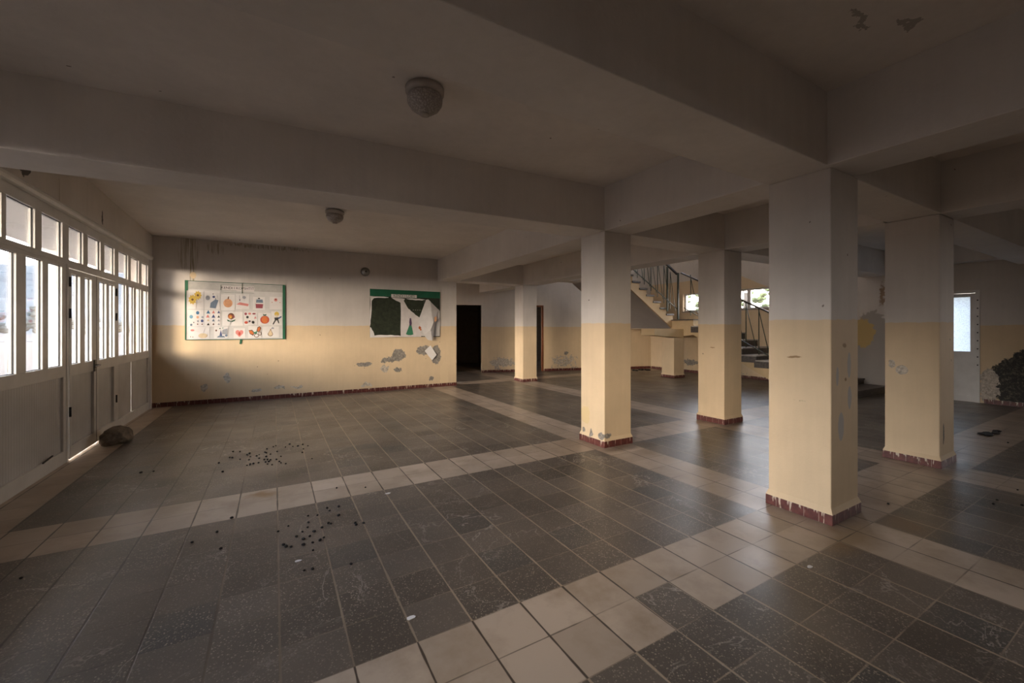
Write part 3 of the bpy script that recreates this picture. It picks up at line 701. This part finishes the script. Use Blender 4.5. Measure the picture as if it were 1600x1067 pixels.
for k in range(K):
    X = 11.05-.30*k; poly += [(X, YU0, 1.79+.19*k-.06+.19), (X-.30, YU0, 1.79+.19*k-.06+.19)]
poly += [(11.05-.30*K, YU0, 1.5+.633*.30*K)]
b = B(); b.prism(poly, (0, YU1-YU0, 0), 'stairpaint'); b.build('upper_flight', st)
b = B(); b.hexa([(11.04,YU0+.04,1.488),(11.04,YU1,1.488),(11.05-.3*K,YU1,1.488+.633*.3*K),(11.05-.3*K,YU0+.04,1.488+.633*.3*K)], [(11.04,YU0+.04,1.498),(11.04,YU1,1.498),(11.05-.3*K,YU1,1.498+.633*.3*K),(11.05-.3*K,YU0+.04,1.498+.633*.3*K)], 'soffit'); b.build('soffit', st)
for k in range(K):
    X = 11.05-.30*k; z = 1.79+.19*(k+1)
    B().box((X-.32, YU0-.03, z-.05), (X+.02, YU1, z), 'step').build('step', st)
# railing: vertical and slanted bars between two rails
rl = empty('stair_railing', (11.05, 8.5, 1.79), 'dark green metal stair railing with zigzag bars and brown handrail', 'railing')
XRl = 10.99
def z1_(y): return 1.18+.53*(y-6.57)
B().bar((XRl, 4.75, z1_(4.75)+1.15), (XRl, 8.5, 3.24), .05, 'handrail', .04).build('handrail', rl)
B().bar((XRl, 4.75, z1_(4.75)), (XRl, 8.4, z1_(8.4)), .02, 'rail').build('bottom_rail', rl)
B().bar((XRl, 4.75, .56), (XRl, 4.75, z1_(4.75)+1.17), .04, 'rail').build('newel', rl)
y = 5.1
while y < 8.2:
    B().bar((XRl, y, z1_(y)-.12), (XRl, y, z1_(y)+1.13), .018, 'rail').build('baluster', rl)
    B().bar((XRl, y+.02, z1_(y)+1.12), (XRl, y-.27, z1_(y-.27)+.0), .014, 'rail').build('baluster', rl)
    y += .34
YR = 8.80
def z2_(x): return 2.11+.62*(11.03-x)
B().bar((11.0, 8.62, 1.80), (11.0, 8.62, 3.26), .045, 'rail').build('newel', rl)
B().bar((10.72, YR, 2.05), (10.72, YR, 3.45), .045, 'rail').build('newel', rl)
B().bar((11.0, 8.66, 3.22), (8.5, YR, z2_(8.5)+1.1), .06, 'handrail', .045).build('handrail', rl)
B().bar((11.0, 8.66, z2_(11.0)), (8.5, YR, z2_(8.5)), .022, 'rail').build('bottom_rail', rl)
x = 10.85
while x > 8.8:
    B().bar((x, YR, z2_(x)-.1), (x, YR, z2_(x)+1.08), .018, 'rail').build('baluster', rl)
    B().bar((x, YR, z2_(x)+1.08), (x+.24, YR, z2_(x+.24)), .014, 'rail').build('baluster', rl)
    x -= .29
B().bar((10.6, 10.9, 2.75), (11.9, 10.9, 2.72), .03, 'handrail').build('guard_bar', rl)

# ------------------------------------------------------------------ ceiling lights, bell
def ceiling_light(x, y, z, s, label, broken):
    t = empty('ceiling_light', (x, y, z), label, 'ceiling light', 'round ceiling lights')
    b = B(); b.lathe([(.135*s, 0), (.135*s, -.035*s), (.118*s, -.05*s), (.10*s, -.05*s)], 'lampbase', 32, (x, y, z)); b.build('base', t)
    pr = [(.112*s, -.045*s), (.125*s, -.07*s), (.122*s, -.105*s), (.10*s, -.14*s), (.065*s, -.165*s), (.042*s, -.17*s), (.040*s, -.178*s), (.03*s, -.18*s)]
    B().lathe(pr, 'lampglass', 36, (x, y, z)).build('globe', t)
    B().lathe([(.035*s, -.178*s), (.034*s, -.188*s), (.015*s, -.19*s)], 'lampbase', 20, (x, y, z)).build('cap', t)
ceiling_light(.93, 2.86, 3.212, 1.0, 'round glass ceiling light nearest the camera, between the two long beams', True)
ceiling_light(.82, 7.00, 3.345, 1.02, 'round glass ceiling light further back, near the notice boards wall', False)
bl = empty('alarm_bell', (1.86, YB, 2.85), 'small round grey metal bell on the wall between the two notice boards', 'bell')
B().lathe([(.075, 0), (.075, -.02), (.03, -.03)], 'hinge', 24, (1.86, YB, 2.85), 'y').build('mount', bl)
B().lathe([(.105, -.025), (.102, -.045), (.085, -.07), (.05, -.088), (.012, -.094)], 'bell', 32, (1.86, YB, 2.85), 'y').build('gong', bl)
B().lathe([(.02, -.09), (.018, -.105), (.006, -.108)], 'hinge', 12, (1.86, YB, 2.85), 'y').build('bolt', bl)

# ------------------------------------------------------------------ notice boards
def sheet(b, pts, y, m, th=.0015):
    b.prism([(px, y, pz) for px, pz in pts], (0, -th, 0), m)
def wobble(pts, amp, n, rnd):
    out = []
    for (a, c), (d_, e_) in zip(pts, pts[1:]+pts[:1]):
        for k in range(n): out.append((a+(d_-a)*k/n+(rnd.random()-.5)*amp, c+(e_-c)*k/n+(rnd.random()-.5)*amp))
    return out
def text(body, x, y, z, size, m, parent, name='lettering', ext=.0006):
    cu = bpy.data.curves.new(name, 'FONT'); cu.body = body; cu.size = size; cu.extrude = ext; cu.align_x = 'CENTER'; cu.align_y = 'CENTER'
    cu.materials.append(M[m]); tmp = bpy.data.objects.new('tmp', cu); COL.objects.link(tmp)
    bpy.context.view_layer.update(); me = bpy.data.meshes.new_from_object(tmp.evaluated_get(bpy.context.evaluated_depsgraph_get()))
    bpy.data.objects.remove(tmp); o = bpy.data.objects.new(name, me); COL.objects.link(o)
    o.rotation_euler = (PI/2, 0, 0); o.location = (x, y, z); o.parent = parent; o.matrix_parent_inverse = Matrix.Translation(-Vector(parent.location)); return o
BX0, BX1, BZ0, BZ1 = -1.515, .195, 1.285, 2.445
nb = empty('notice_board', ((BX0+BX1)/2, YB, BZ0), 'white notice board with green tape edges covered in children drawings', 'notice board')
B().box((BX0, YB-.014, BZ0), (BX1, YB-.002, BZ1), 'backing').build('backing', nb)
B().box((BX0, YB-.016, BZ1-.16), (BX1-.03, YB-.014, BZ1-.012), simple('grey_header_strip', (.40,.39,.37), .6)).build('header_strip', nb)
t = B(); t.box((BX0-.01, YB-.02, BZ1-.19), (BX0+.04, YB-.016, BZ1+.01), 'greentape'); t.build('green_tape', nb)
B().box((BX1-.045, YB-.02, BZ0-.01), (BX1+.005, YB-.016, BZ1), 'greentape').build('green_tape', nb)
B().box((BX0-.008, YB-.02, BZ0), (BX0+.012, YB-.016, BZ1-.19), 'greentape').build('green_tape', nb)
B().box((BX0, YB-.018, BZ1-.006), (BX1, YB-.013, BZ1+.006), 'ink_darkgreen').build('edge_line', nb)
B().box((BX0, YB-.018, BZ0-.008), (BX1, YB-.013, BZ0+.004), 'ink_darkgreen').build('edge_line', nb)
t = B(); tx0, tx1, tz = -.945, -.37, 2.335
t.box((tx0, YB-.0185, tz-.055), (tx1, YB-.017, tz+.055), 'paper2')
t.build('title_strip', nb)
t = B(); 
for a, c in (((tx0, tz+.052), (tx1, tz+.044)), ((tx0, tz-.05), (tx0+.27, tz-.055)), ((tx0, tz-.085), (tx1, tz-.09)), ((tx0, tz-.055), (tx0, tz+.055)), ((-.585, BZ1+.0), (-.585, tz-.10))):
    t.bar((a[0], YB-.020, a[1]), (c[0], YB-.020, c[1]), .013, 'ink_darkgreen', .003)
t.build('green_line', nb)
text('KENDI I KOPSHTIT', (tx0+tx1)/2, YB-.0195, tz, .068, 'ink_black', nb)
t = B(); t.prism([(-.62, YB-.005, BZ0), (-.585, YB-.005, BZ0), (-.60, YB-.012, BZ0-.10), (-.63, YB-.012, BZ0-.10)], (0, -.003, 0), 'greentape'); t.build('tape_tail', nb)

# drawings: things pinned on the board.  (x0,x1,z0,z1) of the sheet, then marks in sheet units 0..1
def ell(cx, cz, rx, rz, n=14, a0=0): return [(cx+rx*math.cos(a0+2*PI*k/n), cz+rz*math.sin(a0+2*PI*k/n)) for k in range(n)]
def drawing(kind, r, label, marks, paperm='paper'):
    x0, x1_, z0, z1__ = r
    t = empty(kind, ((x0+x1_)/2, YB-.016, z0), label, 'drawing', 'children drawings on the notice board')
    s = B(); sheet(s, [(x0, z0), (x1_, z0+.004), (x1_-.003, z1__), (x0+.003, z1__-.004)], YB-.0165, paperm); s.build('sheet', t)
    b = B(); wd, ht = x1_-x0, z1__-z0
    lay = 0
    for m, pts in marks:
        lay += 1; yy = YB-.0182-.0004*lay
        if m.startswith('line_'):
            for (a, c), (d_, e_) in zip(pts, pts[1:]): b.bar((x0+a*wd, yy, z0+c*ht), (x0+d_*wd, yy, z0+e_*ht), .007, 'ink_'+m[5:], .0006)
        else: sheet(b, [(x0+a*wd, z0+c*ht) for a, c in pts], yy, 'ink_'+m, .0004)
    if marks: b.build('picture', t)
    return t
tri = lambda cx, cz, s: [(cx-s, cz-s*.8), (cx+s, cz-s*.8), (cx, cz+s)]
def px(u, v):   # board zoom measurement -> metres
    return BX0+(u-165)/(1385-165)*(BX1-BX0), BZ0+(885-v)/(885-160)*(BZ1-BZ0)
def rc(u0, v0, u1, v1): a, b_ = px(u0, v1), px(u1, v0); return (a[0], b_[0], a[1], b_[1])
petals = lambda cx, cz, r: [p for k in range(9) for p in [(cx+r*math.cos(2*PI*k/9), cz+r*math.sin(2*PI*k/9)), (cx+.72*r*math.cos(2*PI*(k+.5)/9), cz+.72*r*math.sin(2*PI*(k+.5)/9))]]
drawing('flower_drawing', rc(195,275,372,505), 'drawing of two yellow sunflowers, top left sheet of the board', [('yellow', petals(.62,.74,.26)), ('yellow', petals(.28,.50,.28)), ('brown', ell(.62,.74,.07,.06)), ('brown', ell(.28,.50,.08,.06)), ('line_cream', [(.55,.5),(.5,.05)]), ('line_brown', [(.5,.3),(.9,.42)]), ('line_brown', [(.5,.25),(.05,.33)])])
drawing('bird_drawing', rc(378,275,562,505), 'drawing of a blue animal with dark dots, second sheet of the top row', [('slate', [(.35,.08),(.72,.05),(.9,.5),(.7,.55),(.4,.35)]), ('grey', ell(.22,.62,.14,.13)), ('navy', ell(.60,.68,.09,.06)), ('black', ell(.56,.84,.03,.03)), ('black', ell(.72,.58,.03,.03)), ('line_grey', [(.2,.7),(.1,.5),(.35,.45)]), ('line_slate', [(.9,.5),(.8,.8),(.6,.9)])])
drawing('pumpkin_drawing', rc(572,310,742,515), 'drawing of a pale orange pumpkin, third sheet of the top row', [('peach', ell(.5,.45,.33,.27)), ('line_orange', [(.5,.2),(.48,.7)]), ('line_orange', [(.35,.24),(.33,.66)]), ('line_orange', [(.65,.24),(.67,.66)]), ('brown', [(.47,.7),(.55,.7),(.58,.88),(.5,.84)])])
drawing('ship_drawing', rc(750,300,920,495), 'drawing with a red tray shape and grey figures, top row middle', [('pink', [(.05,.3),(.9,.2),(.95,.35),(.3,.45)]), ('line_red', [(.05,.28),(.5,.05),(.95,.22)]), ('grey', ell(.62,.78,.13,.10)), ('line_violet', [(.25,.9),(.28,.5)]), ('line_violet', [(.62,.68),(.62,.5)]), ('violet', ell(.3,.6,.04,.05))])
drawing('pot_drawing', rc(965,330,1120,500), 'drawing of a red and blue patterned pot, right of the red tray drawing', [('slate', [(.25,.55),(.85,.55),(.8,.8),(.3,.8)]), ('wine', [(.25,.12),(.8,.12),(.85,.45),(.22,.45)]), ('black', ell(.5,.88,.10,.05)), ('line_pink', [(.25,.3),(.8,.3)]), ('line_grey', [(.25,.68),(.85,.68)])])
drawing('face_drawing', rc(1180,320,1343,490), 'drawing of a small red face with scattered marks, top right sheet', [('pink', ell(.5,.75,.14,.13)), ('brown', ell(.5,.78,.07,.05)), ('line_red', [(.1,.85),(.22,.72)]), ('line_red', [(.75,.9),(.9,.7)]), ('red', ell(.2,.55,.03,.03)), ('red', ell(.85,.55,.03,.03)), ('line_pink', [(.2,.3),(.5,.4),(.85,.3)]), ('line_pink', [(.25,.15),(.8,.15)])])
cir = [(.62,.82,.13,'blue'), (.22,.58,.14,'sky'), (.62,.56,.10,'peach'), (.92,.56,.09,'grey'), (.64,.32,.08,'grey'), (.90,.34,.11,'navy'), (.38,.24,.04,'black'), (.22,.10,.09,'slate'), (.62,.14,.05,'brown'), (.90,.14,.05,'brown')]
drawing('circle_drawing', rc(190,515,372,722), 'sheet of blue and orange painted circles, left end of the middle row', [(c, ell(a, b_, r*.8, r*.8)) for a, b_, r, c in cir])
tr_ = [(.25,.87,.13,'blue'), (.56,.87,.11,'pink'), (.88,.87,.10,'navy'), (.22,.62,.12,'pink'), (.56,.62,.13,'navy'), (.88,.60,.09,'black'), (.24,.38,.09,'cream'), (.56,.38,.10,'slate'), (.88,.38,.09,'grey'), (.25,.14,.09,'black'), (.56,.15,.07,'brown'), (.88,.15,.08,'grey')]
drawing('triangle_drawing', rc(376,512,570,722), 'sheet of small blue and red triangles, beside the circles sheet', [(c, tri(a, b_, r*.9)) for a, b_, r, c in tr_])
drawing('rose_drawing', rc(590,530,840,712), 'drawing of a dark red and yellow rose with green leaves', [('brown', ell(.42,.68,.16,.22)), ('orange', ell(.38,.64,.10,.14)), ('yellow', ell(.40,.60,.05,.07)), ('darkgreen', [(.22,.45),(.42,.32),(.40,.28),(.25,.32)]), ('darkgreen', [(.42,.34),(.64,.46),(.60,.34),(.44,.26)]), ('line_darkgreen', [(.42,.5),(.38,.08)]), ('wine', [(.5,.75),(.62,.62),(.55,.55)])])
drawing('fruit_drawing', rc(855,525,1020,700), 'drawing of small pink and black fruits in two rows, middle row', [('wine', ell(.12,.82,.10,.10)), ('pink', ell(.42,.84,.12,.08)), ('wine', ell(.75,.84,.14,.06)), ('black', ell(.25,.58,.10,.10)), ('pink', tri(.85,.56,.10)), ('red', ell(.15,.18,.13,.10)), ('violet', ell(.42,.28,.08,.06)), ('black', ell(.68,.20,.11,.11)), ('line_wine', [(.2,.3),(.5,.12)])])
drawing('pumpkin_drawing', rc(1030,540,1195,705), 'drawing of a bright red orange pumpkin, middle row', [('red', ell(.53,.45,.36,.32)), ('orange', ell(.53,.45,.24,.28)), ('darkgreen', [(.42,.78),(.62,.78),(.66,.92),(.5,.86),(.38,.94)]), ('line_black', [(.15,.10),(.9,.10)])])
drawing('figure_drawing', rc(1200,515,1343,705), 'drawing of a leaping figure in dark clothes and yellow hat, right of the pumpkin', [('yellow', ell(.52,.80,.22,.17)), ('cream', ell(.52,.68,.14,.08)), ('black', [(.30,.55),(.72,.58),(.66,.36),(.34,.34)]), ('navy', [(.66,.55),(.95,.68),(.97,.58),(.70,.44)]), ('black', [(.34,.38),(.46,.36),(.22,.05),(.12,.08)]), ('black', [(.56,.38),(.70,.36),(.76,.14),(.66,.16)])])
drawing('plate_drawing', rc(200,725,440,880), 'faded drawing of a red edged plate, bottom left corner sheet', [('cream', ell(.68,.28,.22,.20)), ('line_wine', [(.48,.2),(.62,.06),(.82,.12),(.9,.4)]), ('line_pink', [(.05,.6),(.3,.7),(.5,.6)]), ('line_brown', [(.7,.5),(.78,.9)]), ('brown', ell(.1,.2,.02,.04)), ('brown', ell(.2,.18,.02,.04)), ('pink', ell(.18,.72,.09,.08))])
drawing('castle_drawing', rc(490,725,660,872), 'drawing of a grey blue garden scene, second sheet of the bottom row', [('grey', [(.55,.35),(.95,.35),(.95,.85),(.6,.75)]), ('navy', [(.38,.2),(.48,.75),(.58,.2)]), ('slate', [(.2,.08),(.8,.08),(.7,.22),(.3,.22)]), ('slate', ell(.86,.25,.1,.1)), ('brown', ell(.16,.68,.06,.08)), ('darkgreen', ell(.42,.85,.05,.05)), ('green', ell(.62,.9,.04,.04))])
drawing('heart_drawing', rc(725,742,868,872), 'drawing of a red heart, middle of the bottom row', [('pink', [(.5,.12),(.18,.48),(.17,.68),(.28,.80),(.42,.80),(.5,.70),(.6,.80),(.74,.80),(.84,.68),(.82,.48)]), ('red', ell(.5,.45,.10,.18))])
drawing('butterfly_drawing', rc(905,712,1075,874), 'drawing of an orange and green butterfly, right of the heart', [('brown', [(.03,.65),(.12,.35),(.38,.2),(.48,.45),(.3,.68)]), ('orange', [(.06,.6),(.15,.4),(.36,.3),(.42,.44),(.28,.6)]), ('brown', [(.62,.6),(.70,.90),(.86,.97),(.97,.85),(.92,.62),(.75,.48)]), ('orange', [(.68,.62),(.74,.85),(.86,.90),(.9,.7),(.76,.54)]), ('brown', ell(.62,.22,.18,.16)), ('white', ell(.62,.22,.13,.11)), ('brown', ell(.88,.38,.10,.18)), ('white', ell(.88,.38,.06,.12)), ('green', [(.32,.55),(.50,.5),(.70,.60),(.62,.35),(.48,.36)])])
drawing('pear_drawing', rc(1085,718,1305,866), 'drawing of a yellow pear with a grey leaf, bottom right sheet', [('brown', [(.48,.76),(.40,.50),(.32,.36),(.34,.20),(.46,.10),(.58,.14),(.64,.30),(.60,.45),(.54,.60),(.52,.76)]), ('cream', [(.48,.70),(.42,.50),(.35,.36),(.37,.22),(.46,.14),(.56,.18),(.61,.30),(.57,.45),(.52,.60)]), ('grey', [(.5,.78),(.6,.95),(.7,.88),(.68,.76)]), ('line_black', [(.5,.76),(.32,.95)])])

# second board: torn
CX0, CX1, CZ0, CZ1 = 1.969, 3.715, 1.295, 2.455
nb = empty('notice_board', ((CX0+CX1)/2, YB, CZ0), 'green topped notice board with dark panel and torn white paper', 'notice board')
def p2(u, v): return CX0+(u-120)/(848-120)*(CX1-CX0), CZ0+(580-v)/(580-75)*(CZ1-CZ0)
B().box((CX0, YB-.02, CZ0), (CX1, YB-.002, CZ1), 'chalk').build('backing', nb)
B().box((CX0-.003, YB-.024, p2(0,148)[1]), (CX1+.003, YB-.018, CZ1), 'green').build('green_header', nb)
rnd = random.Random(4)
t = B(); a, c = p2(328, 155); d_, e_ = p2(592, 122); t.box((a, YB-.0265, c), (d_, YB-.0245, e_), 'paper2'); t.build('title_strip', nb)
text('KENDI I LOJES', (a+d_)/2, YB-.0268, (c+e_)/2, .085, 'ink_darkgreen', nb)
t = B()
L = lambda pts, amp=.012, n_=4: wobble([p2(u, v) for u, v in pts], amp, n_, rnd)
sheet(t, L([(120,150),(300,155),(300,162),(160,168),(135,200),(133,330),(120,470),(122,150)]), YB-.0205, 'paper')
sheet(t, L([(120,470),(133,480),(165,560),(250,555),(400,560),(420,565),(640,560),(640,578),(122,580)]), YB-.0215, 'paper')
sheet(t, L([(328,158),(470,165),(455,190),(500,270),(560,320),(640,385),(640,575),(425,575),(424,210),(370,185)]), YB-.0225, 'paper2')
sheet(t, L([(470,165),(600,160),(690,170),(640,178),(520,175)]), YB-.0232, 'paper')
sheet(t, L([(690,170),(705,230),(705,350),(640,385),(640,570),(700,575),(846,575),(846,290),(780,230),(720,165)]), YB-.0230, 'film')
t.build('torn_paper', nb)
t = B(); sheet(t, [p2(u, v) for u, v in [(478,548),(500,490),(512,455),(520,420),(535,450),(545,490),(556,552),(530,560),(500,558)]], YB-.0245, 'ink_green')
sheet(t, [p2(u, v) for u, v in [(515,455),(512,420),(518,375),(532,375),(540,430),(535,458)]], YB-.0250, 'ink_violet')
for u, v, r in ((625,480,14),(635,500,9),(622,470,8)): sheet(t, ell(*p2(u, v), r*.0024, r*.0024), YB-.0246, 'ink_orange')
t.build('picture', nb)
t = B()
for k in range(7): t.box((p2(672,0)[0]-.004, YB-.0215, p2(0,190+k*24)[1]-.008), (p2(672,0)[0]+.008, YB-.0202, p2(0,190+k*24)[1]), 'paper')
for k in range(6): t.box((p2(555+k*24,0)[0]-.01, YB-.0215, p2(0,285)[1]-.004), (p2(555+k*24,0)[0]+.012, YB-.0202, p2(0,285)[1]+.003), 'paper')
t.build('chalk_marks', nb)
# loose plastic sheet hanging from the board, folded forward
hs = B()
gp = [[(690,175),(740,190),(835,280)], [(600,410),(745,340),(815,300)], [(640,480),(760,420),(785,400)], [(655,560),(725,500),(770,520)], [(700,612),(745,622),(760,590)]]
dep = [[.03,.045,.03],[.07,.10,.05],[.10,.13,.07],[.12,.15,.09],[.12,.13,.10]]
vs = []
for r, row in enumerate(gp):
    for k, (u, v) in enumerate(row): a, c = p2(u, v); vs.append((a, YB-dep[r][k], c))
hs.faces(vs, [(r*3+k, r*3+k+1, r*3+k+4, r*3+k+3) for r in range(4) for k in range(2)], 'film', False)
o = hs.build('hanging_sheet', nb); md = o.modifiers.new('thick', 'SOLIDIFY'); md.thickness = .002; md2 = o.modifiers.new('sub', 'SUBSURF'); md2.levels = 2; md2.render_levels = 2; md2.subdivision_type = 'SIMPLE'
t = B(); sheet(t, [p2(u, v) for u, v in [(755,365),(800,355),(800,400),(775,418)]], YB-.09, 'ink_peach'); t.build('orange_scrap', nb)
# paper note below
nt = B(); pts = [p2(u, v) for u, v in [(745,675),(808,782),(757,842),(680,735)]]
nt.prism([(a, YB-.004-.03*(i in (1, 2)), c) for i, (a, c) in enumerate(pts)], (0, -.0015, 0), 'paper')
o = nt.build('paper_note'); tag(o, 'small tilted white paper note on the wall below the torn board', 'note')

# ------------------------------------------------------------------ stone, pellets, scraps on the floor
bm = bmesh.new(); bmesh.ops.create_icosphere(bm, subdivisions=4, radius=1)
from mathutils import noise as mn
for v in bm.verts:
    c = v.co.copy(); k = 1+.22*mn.noise(c*1.3+Vector((3, 1, 7)))+.08*mn.noise(c*4)
    c = Vector((c.x*.15, c.y*.27, c.z*.125))*k
    if c.z < -.07: c.z = -.07+(c.z+.07)*.15
    v.co = c
zmin = min(v.co.z for v in bm.verts)
for v in bm.verts: v.co += Vector((-1.80, 7.30, -zmin+.001))
s = B(); bm.verts.index_update(); s.faces([v.co for v in bm.verts], [tuple(v.index for v in f.verts) for f in bm.faces], 'stone', False); bm.free()
o = s.build('stone'); tag(o, 'rough grey brown stone on the floor holding the white double door', 'stone')

f_, ca, sa, yh = 643.7, math.cos(YAW), math.sin(YAW), 513.7
def fl(x, y):      # floor point measured from the photograph
    d_ = 1.5*f_/(y-yh); r = (x-800)/f_*d_; return r*ca+d_*sa, -r*sa+d_*ca
CL1 = [(364,706),(375,706),(359,715),(363,715.5),(375,718),(386,711),(390,709),(391,714),(389,719),(401,713),(405,711),(405,716.5),(417,702),(414,707),(416,708),(422.5,710),(427,698.5),(431,697),(433,706),(416,714),(413,718.5),(418,718.5),(422.5,719),(415,722.5),(418,725.5),(425,726.5),(420,721.5),(432,718.5),(436.5,721.5),(439,723.5),(446.5,725),(439,713.5),(446,699),(452.5,694.5),(457.5,698),(465.5,697.5),(473,695),(481,697),(474,702),(472.5,707.5),(487.5,717),(404,723.5),(396,725),(390.5,727),(391,725.5),(386,727.5),(348,737.5),(342,724)]
CL2 = [(434.5,831),(450.5,822.5),(481.5,806.5),(482,817),(480.5,824.5),(472.5,831.5),(463,839),(474,843),(484,838.5),(490,831),(491.5,831),(496,805.5),(511,794.5),(515,798.5),(529,792),(529,806),(517,818.5),(513,818),(503,825),(506,840.5),(488.5,848.5),(500,845),(474,852),(489,860.5),(443,852),(447,854.5),(454.5,855),(488.5,890),(475.5,892),(548.5,882),(556.5,820.5),(568,818),(555,818),(571,762),(526,763)]
CL3 = [(362,810),(339,832),(345,858),(300,848),(220,739),(240,737),(33,904),(1310,702),(1388,788),(1575,692),(1558,782),(1552,788),(1597,790),(1590,766)]
protos = {}
def pellet(x, y, r, label, group, i):
    if 'p' not in protos:
        b = B(); rr = random.Random(2); blob(b, (0, 0, 0), (1, .8, .65), 'pellet', rr, 2); protos['p'] = b.build('dry_pellet'); o = protos['p']
    else: o = protos['p'].copy(); COL.objects.link(o)
    o.location = (x, y, r*.55); o.scale = (r, r, r); o.rotation_euler = (0, 0, i*1.7)
    tag(o, label, 'pellet', group)
rnd = random.Random(9)
for lst, lab, grp, r0 in ((CL1, 'tiny dark pellet in the far cluster, on grey tiles beyond the pale strip', 'pellets beyond the pale strip', .011),
                      (CL2, 'tiny dark pellet in the near cluster, on grey tiles before the pale strip', 'pellets before the pale strip', .0105),
                      (CL3, 'lone tiny dark pellet lying away from the two clusters', 'scattered lone pellets', .011)):
    for i, (u, v) in enumerate(lst):
        x, y = fl(u, v); pellet(x, y, r0*(.8+.5*rnd.random()), lab, grp, i)
# small white scraps
for i, ((u, v), lab) in enumerate((((642,966), 'tiny white paper scrap on a dark tile near the bottom of the view'), ((1266,886), 'white crumb on the dark tile right of the pale tile strip'), ((606,771), 'small white crumb on grey tile just before the pale strip'), ((465,877), 'pale smear of plaster on the dark tiles below the near pellets'))):
    x, y = fl(u, v); b = B(); rr = random.Random(i+20)
    pts = [(x+.022*math.cos(a)*(.6+.6*rr.random()), y+.014*math.sin(a)*(.6+.6*rr.random()), .0005) for a in [k*PI/4 for k in range(8)]]
    b.prism(pts, (0, 0, .004), 'paper'); tag(b.build('paper_scrap'), lab, 'scrap')
# sooty rag near the right wall
x, y = fl(1545, 677); b = B(); rr = random.Random(3)
for k in range(7): blob(b, (x+(rr.random()-.5)*.55, y+(rr.random()-.5)*.12, .012), (.09, .05, .014), 'pellet', rr, 1)
tag(b.build('charred_debris'), 'flat black charred debris on the pale floor near the frosted door', 'debris')
# debris pile below the stairs
x, y = fl(1000, 579); b = B(); rr = random.Random(6)
for k in range(9): blob(b, (x+(rr.random()-.5)*.7, y+(rr.random()-.5)*.25, .02), (.07, .06, .03), 'pellet', rr, 1)
tag(b.build('rubble_pile'), 'low dark rubble pile at the foot of the far beige wall', 'rubble')
